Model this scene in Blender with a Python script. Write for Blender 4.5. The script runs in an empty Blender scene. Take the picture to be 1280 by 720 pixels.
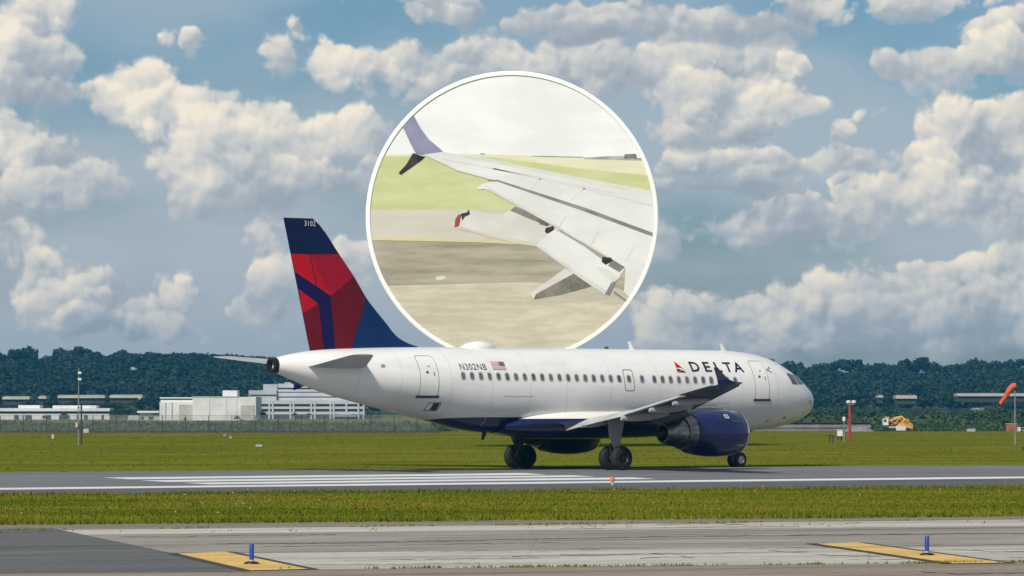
import bpy, bmesh, math, random
import numpy as np
from mathutils import Vector, Matrix
random.seed(7); RNG = np.random.default_rng(11)
PI = math.pi; rad = math.radians
sc = bpy.context.scene; COL = sc.collection

# ------------------------------------------------------------------ camera
F_PX = 5059.73; CAM_H = 3.4163; HOR = 499.893           # focal length and horizon for a 1280x720 frame
cam = bpy.data.cameras.new('camera'); camo = bpy.data.objects.new('camera', cam); COL.objects.link(camo)
cam.sensor_width = 36; cam.lens = 36 * F_PX / 1280; cam.clip_start = 1; cam.clip_end = 9000
PITCH = math.atan((HOR - 360) / F_PX)
camo.location = (0, 0, CAM_H); camo.rotation_euler = (PI / 2 + PITCH, 0, 0)
sc.camera = camo

# ------------------------------------------------------------------ exposure, sun
sc.view_settings.view_transform = 'Standard'; sc.view_settings.look = 'None'
sc.view_settings.gamma = 1; sc.view_settings.exposure = 0.6
SUN = Vector((-0.36, -0.66, 0.66)).normalized()
sl = bpy.data.lights.new('sun', 'SUN'); so = bpy.data.objects.new('sun', sl); COL.objects.link(so)
sl.energy = 3.0; sl.angle = rad(6); sl.color = (1, .945, .85)
so.rotation_euler = (-SUN).to_track_quat('-Z', 'Y').to_euler(); so.location = (-60, -60, 120)

# ------------------------------------------------------------------ node helper
class NT:
    def __init__(s, nt): s.nt = nt
    def n(s, t, **k):
        o = s.nt.nodes.new(t)
        for a, b in k.items(): setattr(o, a, b)
        return o
    def put(s, sock, v):
        if v is None: return
        if isinstance(v, bpy.types.NodeSocket): s.nt.links.new(v, sock)
        elif isinstance(v, (tuple, list)) and sock.type == 'RGBA' and len(v) == 3: sock.default_value = (*v, 1)
        else: sock.default_value = v
    def m(s, op, a, b=None, c=None, clamp=False):
        o = s.n('ShaderNodeMath', operation=op, use_clamp=clamp)
        s.put(o.inputs[0], a); s.put(o.inputs[1], b); s.put(o.inputs[2], c)
        return o.outputs[0]
    def v(s, op, a, b=None, c=None):
        o = s.n('ShaderNodeVectorMath', operation=op)
        s.put(o.inputs[0], a); s.put(o.inputs[1], b); s.put(o.inputs[2], c)
        return o.outputs['Value'] if op in ('LENGTH', 'DOT_PRODUCT') else o.outputs[0]
    def mr(s, x, a, b, c=0., d=1., smooth=True):
        o = s.n('ShaderNodeMapRange'); o.interpolation_type = 'SMOOTHSTEP' if smooth else 'LINEAR'; o.clamp = not smooth
        s.put(o.inputs[0], x)
        for i, q in enumerate((a, b, c, d)): s.put(o.inputs[1 + i], q)
        return o.outputs[0]
    def mix(s, f, a, b, blend='MIX'):
        o = s.n('ShaderNodeMix', data_type='RGBA', blend_type=blend)
        s.put(o.inputs[0], f); s.put(o.inputs[6], a); s.put(o.inputs[7], b)
        return o.outputs[2]
    def noise(s, vec, scale, detail=3, rough=.55, dist=0., typ='FBM'):
        o = s.n('ShaderNodeTexNoise'); s.put(o.inputs['Vector'], vec)
        o.inputs['Scale'].default_value = scale; o.inputs['Detail'].default_value = detail
        o.inputs['Roughness'].default_value = rough; o.inputs['Distortion'].default_value = dist
        return o
    def voro(s, vec, scale, detail=0., rough=.5, feature='F1'):
        o = s.n('ShaderNodeTexVoronoi', feature=feature); s.put(o.inputs['Vector'], vec)
        o.inputs['Scale'].default_value = scale
        if 'Detail' in o.inputs: o.inputs['Detail'].default_value = detail; o.inputs['Roughness'].default_value = rough
        return o

# ------------------------------------------------------------------ world: daylight sky with cumulus
# cumulus heaps, far ones first: centre, radii and how brightly the sun catches them, in hundredths of (1/50.6) radian of azimuth / elevation
CLOUDS = [(2.40,0.95,0.90,0.42,0.00),(3.15,1.05,0.60,0.40,0.05),(3.70,0.85,1.10,0.40,-0.05),(4.35,1.15,0.80,0.45,0.05),(5.00,1.40,0.90,0.42,0.08),(4.70,0.95,1.30,0.40,-0.10),
 (5.60,1.55,0.80,0.35,0.05),(6.25,1.60,0.70,0.38,0.00),(6.00,1.05,1.20,0.45,-0.12),(-6.25,1.90,0.50,0.50,0.05),
 (-5.90,1.55,0.60,0.40,0.00),(-5.45,1.15,0.80,0.40,-0.05),(-5.00,1.45,0.45,0.35,0.08),(-4.65,1.15,0.60,0.35,0.05),(-4.10,1.25,0.55,0.35,0.08),(-3.50,1.10,0.45,0.30,0.05),
 (-4.40,0.90,1.50,0.30,-0.10),(-3.10,1.85,0.32,0.40,0.00),(-2.95,1.50,0.45,0.40,-0.03),(-2.00,1.75,0.40,0.35,0.08),
 (2.60,2.10,1.10,0.35,-0.10),(3.60,2.20,1.20,0.40,-0.08),(4.50,2.55,0.85,0.28,0.08),(2.20,2.95,0.90,0.25,0.00),
 (3.40,2.95,1.50,0.28,0.03),(2.60,2.65,1.40,0.22,-0.18),(6.20,3.20,0.70,0.50,-0.02),(5.50,3.30,0.50,0.45,0.00),(5.30,2.85,0.50,0.40,-0.05),
 (5.70,2.50,0.80,0.45,-0.08),(6.20,2.40,0.70,0.50,-0.12),(-6.30,3.25,0.55,0.45,0.05),(-5.80,2.95,0.60,0.40,0.05),(-5.30,2.65,0.60,0.35,0.03),
 (-6.00,2.50,0.90,0.35,-0.08),(-4.75,2.65,0.35,0.12,0.05),(-4.55,3.75,0.65,0.42,0.05),(-4.05,3.50,0.70,0.50,0.03),(-3.40,3.30,0.55,0.40,0.10),
 (-2.95,3.35,0.50,0.38,0.08),(-3.70,3.00,0.90,0.50,0.10),(-2.70,2.85,0.60,0.45,0.02),(-3.20,2.65,1.10,0.40,-0.10),(-2.20,3.20,0.65,0.45,-0.04),
 (-2.40,2.75,0.80,0.30,-0.15),(-2.90,4.25,0.35,0.32,0.05),(-2.20,4.30,0.80,0.35,0.03),(-1.40,4.20,1.10,0.38,-0.02),
 (-0.40,4.25,0.90,0.38,0.00),(-0.80,3.95,1.40,0.28,-0.15),(0.80,4.20,1.00,0.40,0.00),(1.30,4.05,0.60,0.40,0.08),(2.20,4.05,0.90,0.45,0.00),(3.20,4.15,0.60,0.35,0.00),
 (3.65,4.15,0.32,0.22,0.15),(2.60,3.75,1.10,0.42,0.02),(3.60,3.70,0.90,0.35,0.05),(4.20,3.50,0.50,0.30,0.05),(2.40,3.40,1.80,0.28,-0.20),(3.10,3.35,1.50,0.22,-0.20),
 (-3.92,4.48,0.42,0.27,0.00),(-6.05,4.65,0.60,0.50,0.10),(-5.70,4.25,0.45,0.40,0.08),(-6.20,4.15,0.60,0.45,0.05),(-6.00,3.85,0.80,0.30,-0.10),(-0.80,4.90,1.10,0.30,-0.15),
 (0.60,4.75,2.00,0.30,-0.22),(2.60,4.70,2.20,0.28,-0.22),(4.80,4.88,1.50,0.28,-0.08),(6.10,4.65,0.80,0.25,-0.05),(5.10,4.10,1.20,0.28,-0.12),
 (6.20,4.25,0.80,0.30,-0.05),]
world = bpy.data.worlds.new('World'); sc.world = world; world.use_nodes = True
wt = world.node_tree; wt.nodes.clear()
w = NT(wt)
tc = w.n('ShaderNodeTexCoord')
P0 = w.v('SCALE', tc.outputs['Generated']); P0.node.inputs['Scale'].default_value = 50.6
warp = w.noise(P0, .9, 3, .55).outputs['Color']
P = w.v('MULTIPLY_ADD', w.v('SUBTRACT', warp, (.5, .5, .5)), (.40, .2, .30), P0)
def billow(Pv):
    a = w.voro(Pv, 1.25, 3.6, .5).outputs['Distance']
    b = w.noise(Pv, 3.0, 6, .58).outputs[0]
    return w.m('ADD', w.m('MULTIPLY', w.m('POWER', a, 1.5), .40), w.m('MULTIPLY', b, .30))
LD = Vector((-.45, 0, .9)).normalized() * .10
b0 = billow(P); b1 = billow(w.v('ADD', P, tuple(LD)))
slope = w.m('SUBTRACT', b1, b0)                                  # puffs that face the light
puff = w.m('MULTIPLY_ADD', slope, 1.25, .46)
rough_ = w.m('SUBTRACT', b0, .33)
big = w.noise(P0, .30, 3, .5).outputs[0]
# ordinary broken cumulus that carries on all round, outside the heaps listed above
sp = w.n('ShaderNodeSeparateXYZ'); w.put(sp.inputs[0], P0)
gen = w.noise(P0, .42, 3, .5).outputs[0]
outside = w.m('MAXIMUM', w.m('SUBTRACT', w.m('ABSOLUTE', sp.outputs[0]), 6.8), w.m('SUBTRACT', sp.outputs[2], 5.2))
A = w.m('MULTIPLY', w.mr(w.m('SUBTRACT', gen, w.m('MULTIPLY', rough_, .5)), .46, .56), w.mr(outside, 0., 1.2))
lit = puff
flat = w.v('MULTIPLY', P, (1, 0, 1))
for cx, cy, rx, ry, tone in CLOUDS:
    rx *= 1.27; ry *= 1.28
    q = w.v('MULTIPLY_ADD', flat, (1 / rx, 0, 1 / ry), (-cx / rx, 0, -cy / ry))
    hh = w.v('DOT_PRODUCT', q, (-.30, 0, .95))                   # +1 at the sunlit crown, -1 at the base
    dd = w.m('MULTIPLY_ADD', rough_, .70 / min(rx, ry), w.v('LENGTH', q))
    al = w.m('MULTIPLY', w.mr(dd, 1.17, .90), w.mr(hh, -1.10, -.10))
    sh = w.m('MULTIPLY_ADD', hh, .50, w.m('ADD', puff, tone * 1.0 + .03))
    f_ = w.n('ShaderNodeMix'); w.put(f_.inputs[0], al); w.put(f_.inputs[2], lit); w.put(f_.inputs[3], sh); lit = f_.outputs[0]
    f_ = w.n('ShaderNodeMix'); w.put(f_.inputs[0], al); w.put(f_.inputs[2], A); f_.inputs[3].default_value = 1.; A = f_.outputs[0]
alpha = A
lit = w.m('ADD', lit, w.mr(w.noise(P, 1.05, 3, .55).outputs[0], .36, .64, -.20, .16))
lit = w.m('ADD', lit, w.mr(big, .35, .65, -.10, .08), clamp=True)
ramp = w.n('ShaderNodeValToRGB'); w.put(ramp.inputs[0], lit)
cr = ramp.color_ramp; cr.elements[0].position = 0.0; cr.elements[0].color = (.225, .265, .305, 1)
cr.elements[1].position = 1.0; cr.elements[1].color = (.64, .575, .475, 1)
for p_, c_ in ((.30, (.29, .32, .35)), (.55, (.41, .415, .41)), (.80, (.535, .505, .445))):
    e = cr.elements.new(p_); e.color = (*c_, 1)
sky = w.n('ShaderNodeTexSky', sky_type='NISHITA'); sky.sun_disc = False
sky.sun_elevation = math.asin(SUN.z); sky.sun_rotation = math.atan2(SUN.x, SUN.y)
sky.air_density = 1.0; sky.dust_density = .6; sky.ozone_density = 2.0
sz = sp
K = 0.10
clear = w.mix(1.0, sky.outputs[0], w.mix(w.mr(sz.outputs[2], .5, 5., 0., 1.), (.27, .325, .42), (.25, .36, .445)), 'MULTIPLY')
veil = w.noise(w.v('MULTIPLY', P0, (.35, .35, 1.0)), .55, 4, .5).outputs[0]
va = w.m('MULTIPLY', w.mr(veil, .30, .58), w.mr(sz.outputs[2], 1.5, 5.2, .92, .50))
veilcol = w.n('ShaderNodeVectorMath', operation='SCALE'); veilcol.inputs[0].default_value = (.305, .345, .385); veilcol.inputs['Scale'].default_value = 1 / K
clear = w.mix(va, clear, veilcol.outputs[0])
cl = w.n('ShaderNodeVectorMath', operation='SCALE'); w.put(cl.inputs[0], ramp.outputs[0]); cl.inputs['Scale'].default_value = 1 / K
final = w.mix(w.m('MULTIPLY', alpha, .97), clear, cl.outputs[0])
bg = w.n('ShaderNodeBackground'); w.put(bg.inputs[0], final); bg.inputs[1].default_value = K
out = w.n('ShaderNodeOutputWorld'); wt.links.new(bg.outputs[0], out.inputs[0])
try: world.cycles.sampling_method = 'MANUAL'; world.cycles.sample_map_resolution = 512
except Exception: pass

# ------------------------------------------------------------------ materials
MATS = {}
def mat(name, col, rough=.6, metal=0., col2=None, nscale=1., nlo=.35, nhi=.65, detail=4, stretch=None, rotz=0., bump=0., bscale=None, coat=0., spec=.5):
    if name in MATS: return MATS[name]
    m_ = bpy.data.materials.new(name); m_.use_nodes = True; t = NT(m_.node_tree); b = m_.node_tree.nodes['Principled BSDF']
    b.inputs['Roughness'].default_value = rough; b.inputs['Metallic'].default_value = metal
    b.inputs['Coat Weight'].default_value = coat; b.inputs['Specular IOR Level'].default_value = spec
    b.inputs['Base Color'].default_value = (*col, 1)
    if col2 is not None or bump:
        c = t.n('ShaderNodeTexCoord').outputs['Object']
        if stretch or rotz:
            mp = t.n('ShaderNodeMapping'); t.put(mp.inputs[0], c)
            mp.inputs['Rotation'].default_value = (0, 0, rotz); mp.inputs['Scale'].default_value = stretch or (1, 1, 1); c = mp.outputs[0]
        if col2 is not None:
            nz = t.noise(c, nscale, detail, .6).outputs[0]
            t.put(b.inputs['Base Color'], t.mix(t.mr(nz, nlo, nhi), col, col2))
        if bump:
            bn = t.n('ShaderNodeBump'); bn.inputs['Strength'].default_value = bump; bn.inputs['Distance'].default_value = .05
            t.put(bn.inputs['Height'], t.noise(c, bscale or nscale * 3, 4, .6).outputs[0]); t.put(b.inputs['Normal'], bn.outputs[0])
    MATS[name] = m_; return m_
RYAW = rad(20.5)                       # heading of the runway and taxiway
def paving(name, base, var, streak, s_amt=.6, stain=None, fine=6., rough=.85):
    """asphalt / concrete: aggregate grain, long wheel streaks, patchy stains"""
    m_ = bpy.data.materials.new(name); m_.use_nodes = True; t = NT(m_.node_tree); b = m_.node_tree.nodes['Principled BSDF']
    b.inputs['Roughness'].default_value = rough; b.inputs['Specular IOR Level'].default_value = .25
    c = t.n('ShaderNodeTexCoord').outputs['Object']
    mp = t.n('ShaderNodeMapping', vector_type='TEXTURE'); t.put(mp.inputs[0], c); mp.inputs['Rotation'].default_value = (0, 0, RYAW); r = mp.outputs[0]
    grain = t.noise(r, fine, 4, .7).outputs[0]
    col = t.mix(t.mr(grain, .3, .7), base, var)
    st = t.noise(t.v('MULTIPLY', r, (.03, .9, 1)), 1., 5, .65).outputs[0]
    col = t.mix(t.m('MULTIPLY', t.mr(st, .48, .66), s_amt), col, streak)
    bl = t.noise(t.v('MULTIPLY', r, (.22, .8, 1)), 1., 6, .75).outputs[0]
    col = t.mix(t.mr(bl, .45, .62, 0., .45), col, t.mix(.6, base, streak))
    if stain:
        sn = t.noise(t.v('MULTIPLY', r, (.12, .5, 1)), 1., 5, .6).outputs[0]
        col = t.mix(t.m('MULTIPLY', t.mr(sn, .5, .7), .6), col, stain)
    t.put(b.inputs['Base Color'], col)
    bn = t.n('ShaderNodeBump'); bn.inputs['Strength'].default_value = .4; bn.inputs['Distance'].default_value = .02
    t.put(bn.inputs['Height'], grain); t.put(b.inputs['Normal'], bn.outputs[0])
    MATS[name] = m_; return m_
def grass_mat(name, a, b_, c_, cscale=.05):
    m_ = bpy.data.materials.new(name); m_.use_nodes = True; t = NT(m_.node_tree); b = m_.node_tree.nodes['Principled BSDF']
    b.inputs['Roughness'].default_value = .95; b.inputs['Specular IOR Level'].default_value = .0
    c = t.n('ShaderNodeTexCoord').outputs['Object']
    mp = t.n('ShaderNodeMapping', vector_type='TEXTURE'); t.put(mp.inputs[0], c); mp.inputs['Rotation'].default_value = (0, 0, RYAW * .35); r = mp.outputs[0]
    n1 = t.noise(t.v('MULTIPLY', r, (.035, .11, .1)), 1., 5, .62).outputs[0]
    n2 = t.noise(t.v('MULTIPLY', r, (.055, .16, 1)), 1., 6, .78).outputs[0]
    n3 = t.noise(t.v('MULTIPLY', r, (.012, .09, 1)), 1., 3, .55).outputs[0]
    col = t.mix(t.mr(n1, .36, .64), a, b_)
    col = t.mix(t.m('MULTIPLY', t.mr(n3, .5, .68), .75), col, c_)
    col = t.mix(t.mr(n2, .42, .60, .0, .75), col, t.mix(.55, col, (.050, .075, .004)))
    t.put(b.inputs['Base Color'], col)
    bn = t.n('ShaderNodeBump'); bn.inputs['Strength'].default_value = .6; bn.inputs['Distance'].default_value = .15
    t.put(bn.inputs['Height'], t.noise(r, 2., 4, .7).outputs[0]); t.put(b.inputs['Normal'], bn.outputs[0])
    MATS[name] = m_; return m_
def foliage_mat(name, a, b_, sc_=.35):
    m_ = bpy.data.materials.new(name); m_.use_nodes = True; t = NT(m_.node_tree); b = m_.node_tree.nodes['Principled BSDF']
    b.inputs['Roughness'].default_value = .7; b.inputs['Specular IOR Level'].default_value = .2
    gpos = t.n('ShaderNodeNewGeometry').outputs['Position']
    oi = t.n('ShaderNodeObjectInfo').outputs['Random']
    n1 = t.noise(gpos, sc_, 3, .6).outputs[0]; n2 = t.noise(gpos, .045, 2, .5).outputs[0]
    f = t.m('ADD', t.m('MULTIPLY', n1, .6), t.m('ADD', t.m('MULTIPLY', n2, .5), t.m('MULTIPLY', oi, .2)))
    t.put(b.inputs['Base Color'], t.mix(t.mr(f, .4, .85), a, b_))
    MATS[name] = m_; return m_

M_GRASS = grass_mat('field_grass', (.110, .130, .008), (.158, .160, .016), (.175, .138, .024))
M_BLADE = mat('grass_blades', (.102, .132, .007), .9, col2=(.172, .164, .018), nscale=.16, nlo=.38, nhi=.62, spec=.0, stretch=(.5, 1, 1))
M_BLADE2 = mat('dry_blades', (.104, .120, .008), .9, col2=(.152, .136, .020), nscale=.12, nlo=.4, nhi=.6, spec=.0)
M_RUNWAY = paving('runway_asphalt', (.125, .126, .134), (.19, .19, .20), (.075, .075, .08), .7, stain=(.22, .22, .228))
M_SHOULD = paving('shoulder_asphalt', (.075, .077, .076), (.125, .127, .124), (.055, .055, .054), .6, stain=(.15, .148, .14))
M_TAXI = paving('worn_concrete', (.225, .203, .170), (.33, .30, .255), (.095, .087, .075), .9, stain=(.42, .385, .325))
M_TAXIP = paving('bleached_concrete', (.40, .375, .32), (.54, .505, .435), (.16, .15, .13), .75, stain=(.28, .26, .225))
M_PALE = paving('pale_concrete', (.40, .37, .31), (.54, .50, .43), (.22, .20, .17), .55)
M_DIRT = paving('dirt_verge', (.16, .135, .10), (.28, .245, .19), (.10, .085, .06), .6)
M_APRON = paving('dark_apron', (.085, .085, .082), (.135, .135, .13), (.055, .055, .052), .7, stain=(.15, .148, .14))
M_BROWN = paving('brown_concrete', (.20, .155, .12), (.29, .24, .19), (.12, .09, .07), .6, stain=(.33, .28, .23))
M_LINE = paving('white_line_paint', (.58, .58, .56), (.80, .80, .78), (.26, .26, .26), .7, stain=(.70, .70, .68))
M_YEL = paving('yellow_paint', (.56, .35, .085), (.74, .50, .15), (.30, .22, .10), .65, stain=(.66, .47, .20), fine=9)
M_TAR = mat('black_tar', (.02, .02, .018), .8, col2=(.05, .048, .04), nscale=4)
M_WHITE = mat('aircraft_white', (.80, .785, .75), .32, col2=(.70, .68, .635), nscale=.8, nlo=.4, nhi=.75, stretch=(.35, 1, 1.6), coat=.35)
M_NAVY = mat('navy_paint', (.004, .009, .075), .25, col2=(.003, .007, .058), nscale=1.2, coat=.8, spec=.35)
M_NAVYF = mat('fin_navy', (.004, .012, .060), .45, col2=(.003, .009, .048), nscale=.8, spec=.25)
M_BLUEF = mat('fin_blue', (.005, .030, .115), .45, col2=(.004, .024, .10), nscale=.8, spec=.25)
M_STRIPE = mat('fin_purple_navy', (.010, .005, .075), .45, col2=(.008, .004, .062), nscale=1, spec=.25)
M_RED = mat('bright_red', (.50, .004, .012), .45, col2=(.45, .004, .012), nscale=.9, spec=.25)
M_CRIM = mat('crimson_red', (.36, .003, .020), .45, col2=(.32, .003, .017), nscale=.9, spec=.25)
M_MAROON = mat('maroon', (.120, .004, .008), .45, col2=(.15, .004, .016), nscale=.9, spec=.25)
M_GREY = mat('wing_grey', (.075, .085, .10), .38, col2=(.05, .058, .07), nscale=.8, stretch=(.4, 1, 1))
M_TAILG = mat('tailplane_grey', (.42, .42, .415), .45, col2=(.34, .34, .34), nscale=.9)
M_LGREY = mat('flap_light_grey', (.50, .50, .49), .4, col2=(.38, .38, .375), nscale=1.0)
M_DGREY = mat('dark_grey', (.04, .042, .046), .55, col2=(.025, .026, .03), nscale=2)
M_METAL = mat('exhaust_metal', (.40, .37, .34), .34, 1., col2=(.20, .185, .17), nscale=2.5, stretch=(1, 2, 2))
M_LIP = mat('polished_lip', (.75, .75, .75), .22, 1., col2=(.6, .6, .6), nscale=3)
M_SOOT = mat('sooty_metal', (.05, .045, .042), .5, .6, col2=(.02, .02, .02), nscale=3)
M_RUBBER = mat('tyre_rubber', (.007, .007, .008), .8, col2=(.013, .013, .013), nscale=6)
M_RIM = mat('wheel_rim', (.62, .62, .60), .35, .6, col2=(.4, .4, .4), nscale=6)
M_GLASS = mat('cabin_glass', (.085, .085, .09), .12, col2=(.14, .135, .13), nscale=1.5, nlo=.45, nhi=.55, coat=.5)
M_COCK = mat('cockpit_glass', (.07, .068, .062), .10, col2=(.11, .105, .095), nscale=1.2, coat=.5)
M_LETTER = mat('title_navy', (.006, .008, .026), .5)
M_SEAM = mat('seam_grey', (.24, .235, .225), .6)
M_SKINJ = mat('skin_joint_grey', (.55, .54, .515), .5)
M_DSEAM = mat('sill_dark', (.05, .05, .055), .6)
M_FLAGW = mat('flag_white', (.70, .66, .62), .5)
M_FLAGR = mat('flag_red', (.38, .10, .10), .5)
M_FLAGB = mat('flag_blue', (.05, .06, .11), .5)
M_STEEL = mat('galvanised_steel', (.32, .33, .34), .5, .4, col2=(.22, .23, .24), nscale=3)
M_POST = mat('reflector_blue', (.012, .045, .30), .45, col2=(.010, .035, .22), nscale=8)
M_ORANGE = mat('orange_plastic', (.70, .13, .03), .6, col2=(.6, .10, .02), nscale=5)
M_SOCK = mat('windsock_cloth', (.62, .095, .035), .75, col2=(.50, .07, .028), nscale=3)
M_REDPOLE = mat('red_pole_paint', (.36, .045, .025), .5, col2=(.26, .035, .02), nscale=3)
M_BWHITE = mat('building_white', (.66, .655, .64), .7, col2=(.56, .555, .545), nscale=.15, nlo=.4, nhi=.6)
M_OFFICE = mat('office_pale', (.47, .48, .50), .7, col2=(.40, .41, .43), nscale=.2)
M_BGREY = mat('building_grey', (.40, .41, .43), .7, col2=(.34, .35, .37), nscale=.2)
M_BBEIGE = mat('door_beige', (.46, .43, .38), .7, col2=(.38, .355, .32), nscale=.3)
M_BDARK = mat('window_dark', (.030, .040, .050), .2, col2=(.05, .06, .07), nscale=.4)
M_BROOF = mat('roof_grey', (.30, .29, .28), .8, col2=(.24, .23, .22), nscale=.3)
M_BRICK = mat('brown_shed', (.34, .11, .05), .8, col2=(.15, .065, .04), nscale=1.2)
M_GRAVEL = mat('pale_gravel', (.24, .245, .25), .95, col2=(.15, .15, .155), nscale=1.1, bump=.6)
M_WALLD = mat('wall_dark', (.12, .12, .125), .9, col2=(.07, .07, .075), nscale=.5)
M_WALLG = mat('wall_grey', (.22, .215, .215), .9, col2=(.15, .148, .15), nscale=.6)
M_WALLB = mat('wall_brownish', (.20, .175, .155), .9, col2=(.15, .13, .115), nscale=.6)
M_TRUCKY = mat('boom_yellow', (.66, .34, .035), .5, col2=(.36, .18, .03), nscale=2)
M_BARK = mat('bark', (.06, .05, .04), .9, col2=(.10, .085, .07), nscale=1.5)
M_LEAF = foliage_mat('hill_foliage', (.007, .020, .013), (.022, .044, .024))
M_LEAFN = foliage_mat('bank_foliage', (.022, .046, .020), (.050, .085, .032), .6)
M_HILL = mat('hill_soil', (.02, .03, .014), .95, col2=(.035, .05, .02), nscale=.08)

# ------------------------------------------------------------------ mesh helpers
class MB:
    def __init__(s): s.v = []; s.f = []
    def add(s, vs, fs):
        o = len(s.v); s.v += [tuple(p) for p in vs]; s.f += [tuple(i + o for i in f) for f in fs]; return s
    def box(s, x0, x1, y0, y1, z0, z1):
        vs = [(x, y, z) for z in (z0, z1) for y in (y0, y1) for x in (x0, x1)]
        return s.add(vs, [(0, 2, 3, 1), (4, 5, 7, 6), (0, 1, 5, 4), (2, 6, 7, 3), (0, 4, 6, 2), (1, 3, 7, 5)])
    def rings(s, R, cap0=True, cap1=True, close=True):
        n = len(R[0]); o = len(s.v)
        for r in R: s.v += [tuple(p) for p in r]
        for i in range(len(R) - 1):
            for j in range(n if close else n - 1):
                a = o + i * n + j; b = o + i * n + (j + 1) % n
                s.f.append((a, b, b + n, a + n))
        if cap0: s.f.append(tuple(o + j for j in reversed(range(n))))
        if cap1: s.f.append(tuple(o + (len(R) - 1) * n + j for j in range(n)))
        return s
    def tube(s, p0, p1, r0, r1=None, n=10):
        r1 = r0 if r1 is None else r1; p0 = Vector(p0); p1 = Vector(p1); d = (p1 - p0).normalized()
        u = d.orthogonal().normalized(); w_ = d.cross(u)
        ring = lambda c, r: [c + (u * math.cos(2 * PI * k / n) + w_ * math.sin(2 * PI * k / n)) * r for k in range(n)]
        return s.rings([ring(p0, r0), ring(p1, r1)])
    def lathe(s, prof, org, axis='x', n=32, cap0=False, cap1=False):
        """prof: (distance along axis, radius)"""
        R = []
        for a, r in prof:
            ring = []
            for k in range(n):
                c, q = math.cos(2 * PI * k / n) * r, math.sin(2 * PI * k / n) * r
                p = {'x': (a, c, q), 'y': (c, a, q), 'z': (c, q, a)}[axis]
                ring.append((org[0] + p[0], org[1] + p[1], org[2] + p[2]))
            R.append(ring)
        return s.rings(R, cap0, cap1)
    def mesh(s, name, smooth=False, angle=None):
        me = bpy.data.meshes.new(name); me.from_pydata(s.v, [], s.f); me.update()
        bm = bmesh.new(); bm.from_mesh(me); bmesh.ops.recalc_face_normals(bm, faces=bm.faces); bm.to_mesh(me); bm.free()
        if smooth:
            me.polygons.foreach_set('use_smooth', [True] * len(me.polygons))
            if angle: me.set_sharp_from_angle(angle=rad(angle))
        return me
def obj(name, me, m_, parent=None, smooth=False, angle=None, **props):
    if isinstance(me, MB): me = me.mesh(name, smooth, angle)
    o = bpy.data.objects.new(name, me); COL.objects.link(o)
    if m_ is not None and not me.materials: me.materials.append(m_)
    if parent is not None: o.parent = parent
    for k, v in props.items(): o[k] = v
    return o
def tag(o, label, cat, group=None):
    o['label'] = label; o['category'] = cat
    if group: o['group'] = group
    return o
def empty(name, loc, label, cat, group=None, rz=0.):
    o = bpy.data.objects.new(name, None); COL.objects.link(o); o.location = loc; o.rotation_euler = (0, 0, rz)
    return tag(o, label, cat, group)
def kids(o): return [c for c in bpy.data.objects if c.parent == o]
def copy_tree(src, loc, rz=0., sc_=None, label=None, tree=None):
    r = src.copy(); COL.objects.link(r); r.location = loc; r.rotation_euler = (0, 0, rz)
    if sc_: r.scale = sc_
    if label: r['label'] = label
    for ch, subs in tree:
        c = ch.copy(); COL.objects.link(c); c.parent = r
        for q in subs:
            d = q.copy(); COL.objects.link(d); d.parent = c
    return r
def tree_of(o): return [(c, kids(c)) for c in kids(o)]
def soup(name, V, m_, parent=None, nv=3, **props):
    """many loose triangles / quads from an (n, nv, 3) array, quickly"""
    n = len(V); me = bpy.data.meshes.new(name)
    me.vertices.add(n * nv); me.vertices.foreach_set('co', V.reshape(-1).astype(np.float32))
    me.loops.add(n * nv); me.loops.foreach_set('vertex_index', np.arange(n * nv, dtype=np.int32))
    me.polygons.add(n); me.polygons.foreach_set('loop_start', np.arange(0, n * nv, nv, dtype=np.int32))
    me.update(calc_edges=True)
    return obj(name, me, m_, parent, **props)

# ground points from sight lines of the photograph's survey: world positions in metres
def G(px, py, z=0.):
    Y = F_PX * (CAM_H - z) / (py - HOR); return Vector(((px - 640) / F_PX * Y, Y, z))
def AT(px, py, Y):
    return Vector(((px - 640) / F_PX * Y, Y, CAM_H + (HOR - py) / F_PX * Y))
def edge(pl, pr, ext=4.):
    a = G(0, pl); b = G(1280, pr); d = b - a; return a - d * ext, b + d * ext
def sheet(name, A, B, z, m_, parent=None, **props):
    vs = [A[0], A[1], B[1], B[0]]; vs = [(p.x, p.y, z) for p in vs]
    return obj(name, MB().add(vs, [(0, 1, 2, 3)]), m_, parent, **props)
def quad(name, pts, z, m_, parent=None, **props):
    return obj(name, MB().add([(p.x, p.y, z) for p in pts], [tuple(range(len(pts)))]), m_, parent, **props)

# ------------------------------------------------------------------ ground, hill
def gz(x, y):
    """level airfield, then a fall to the river flats beyond the fence"""
    t = np.clip((y - 432) / 130, 0, 1); u = np.clip((y - 560) / 400, 0, 1)
    return -1.35 * t * t * (3 - 2 * t) - .8 * u
def hz(x, y):
    """wooded hill behind"""
    t = np.clip((y - 1330) / 560, 0, 1); back = np.clip((y - 1960) / 400, 0, 1)
    ridge = 15.5 + 3.0 * np.sin(x * .011 + 2.2) + 2.2 * np.sin(x * .027) - 3.0 * np.exp(-((x + 10) / 70.) ** 2) + 1.5 * np.clip((-x - 60) / 150, 0, 1)
    return -2.3 + (ridge) * t * t * (3 - 2 * t) * (1 - .5 * back)
def grid_sheet(name, xs, ys, fz, m_, **props):
    X, Y = np.meshgrid(xs, ys); Z = fz(X, Y); n, k = X.shape
    vs = np.stack([X, Y, Z], -1).reshape(-1, 3).tolist()
    fs = [(i * k + j, i * k + j + 1, (i + 1) * k + j + 1, (i + 1) * k + j) for i in range(n - 1) for j in range(k - 1)]
    me = bpy.data.meshes.new(name); me.from_pydata(vs, [], fs); me.update()
    me.polygons.foreach_set('use_smooth', [True] * len(fs))
    return obj(name, me, m_, **props)
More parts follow.
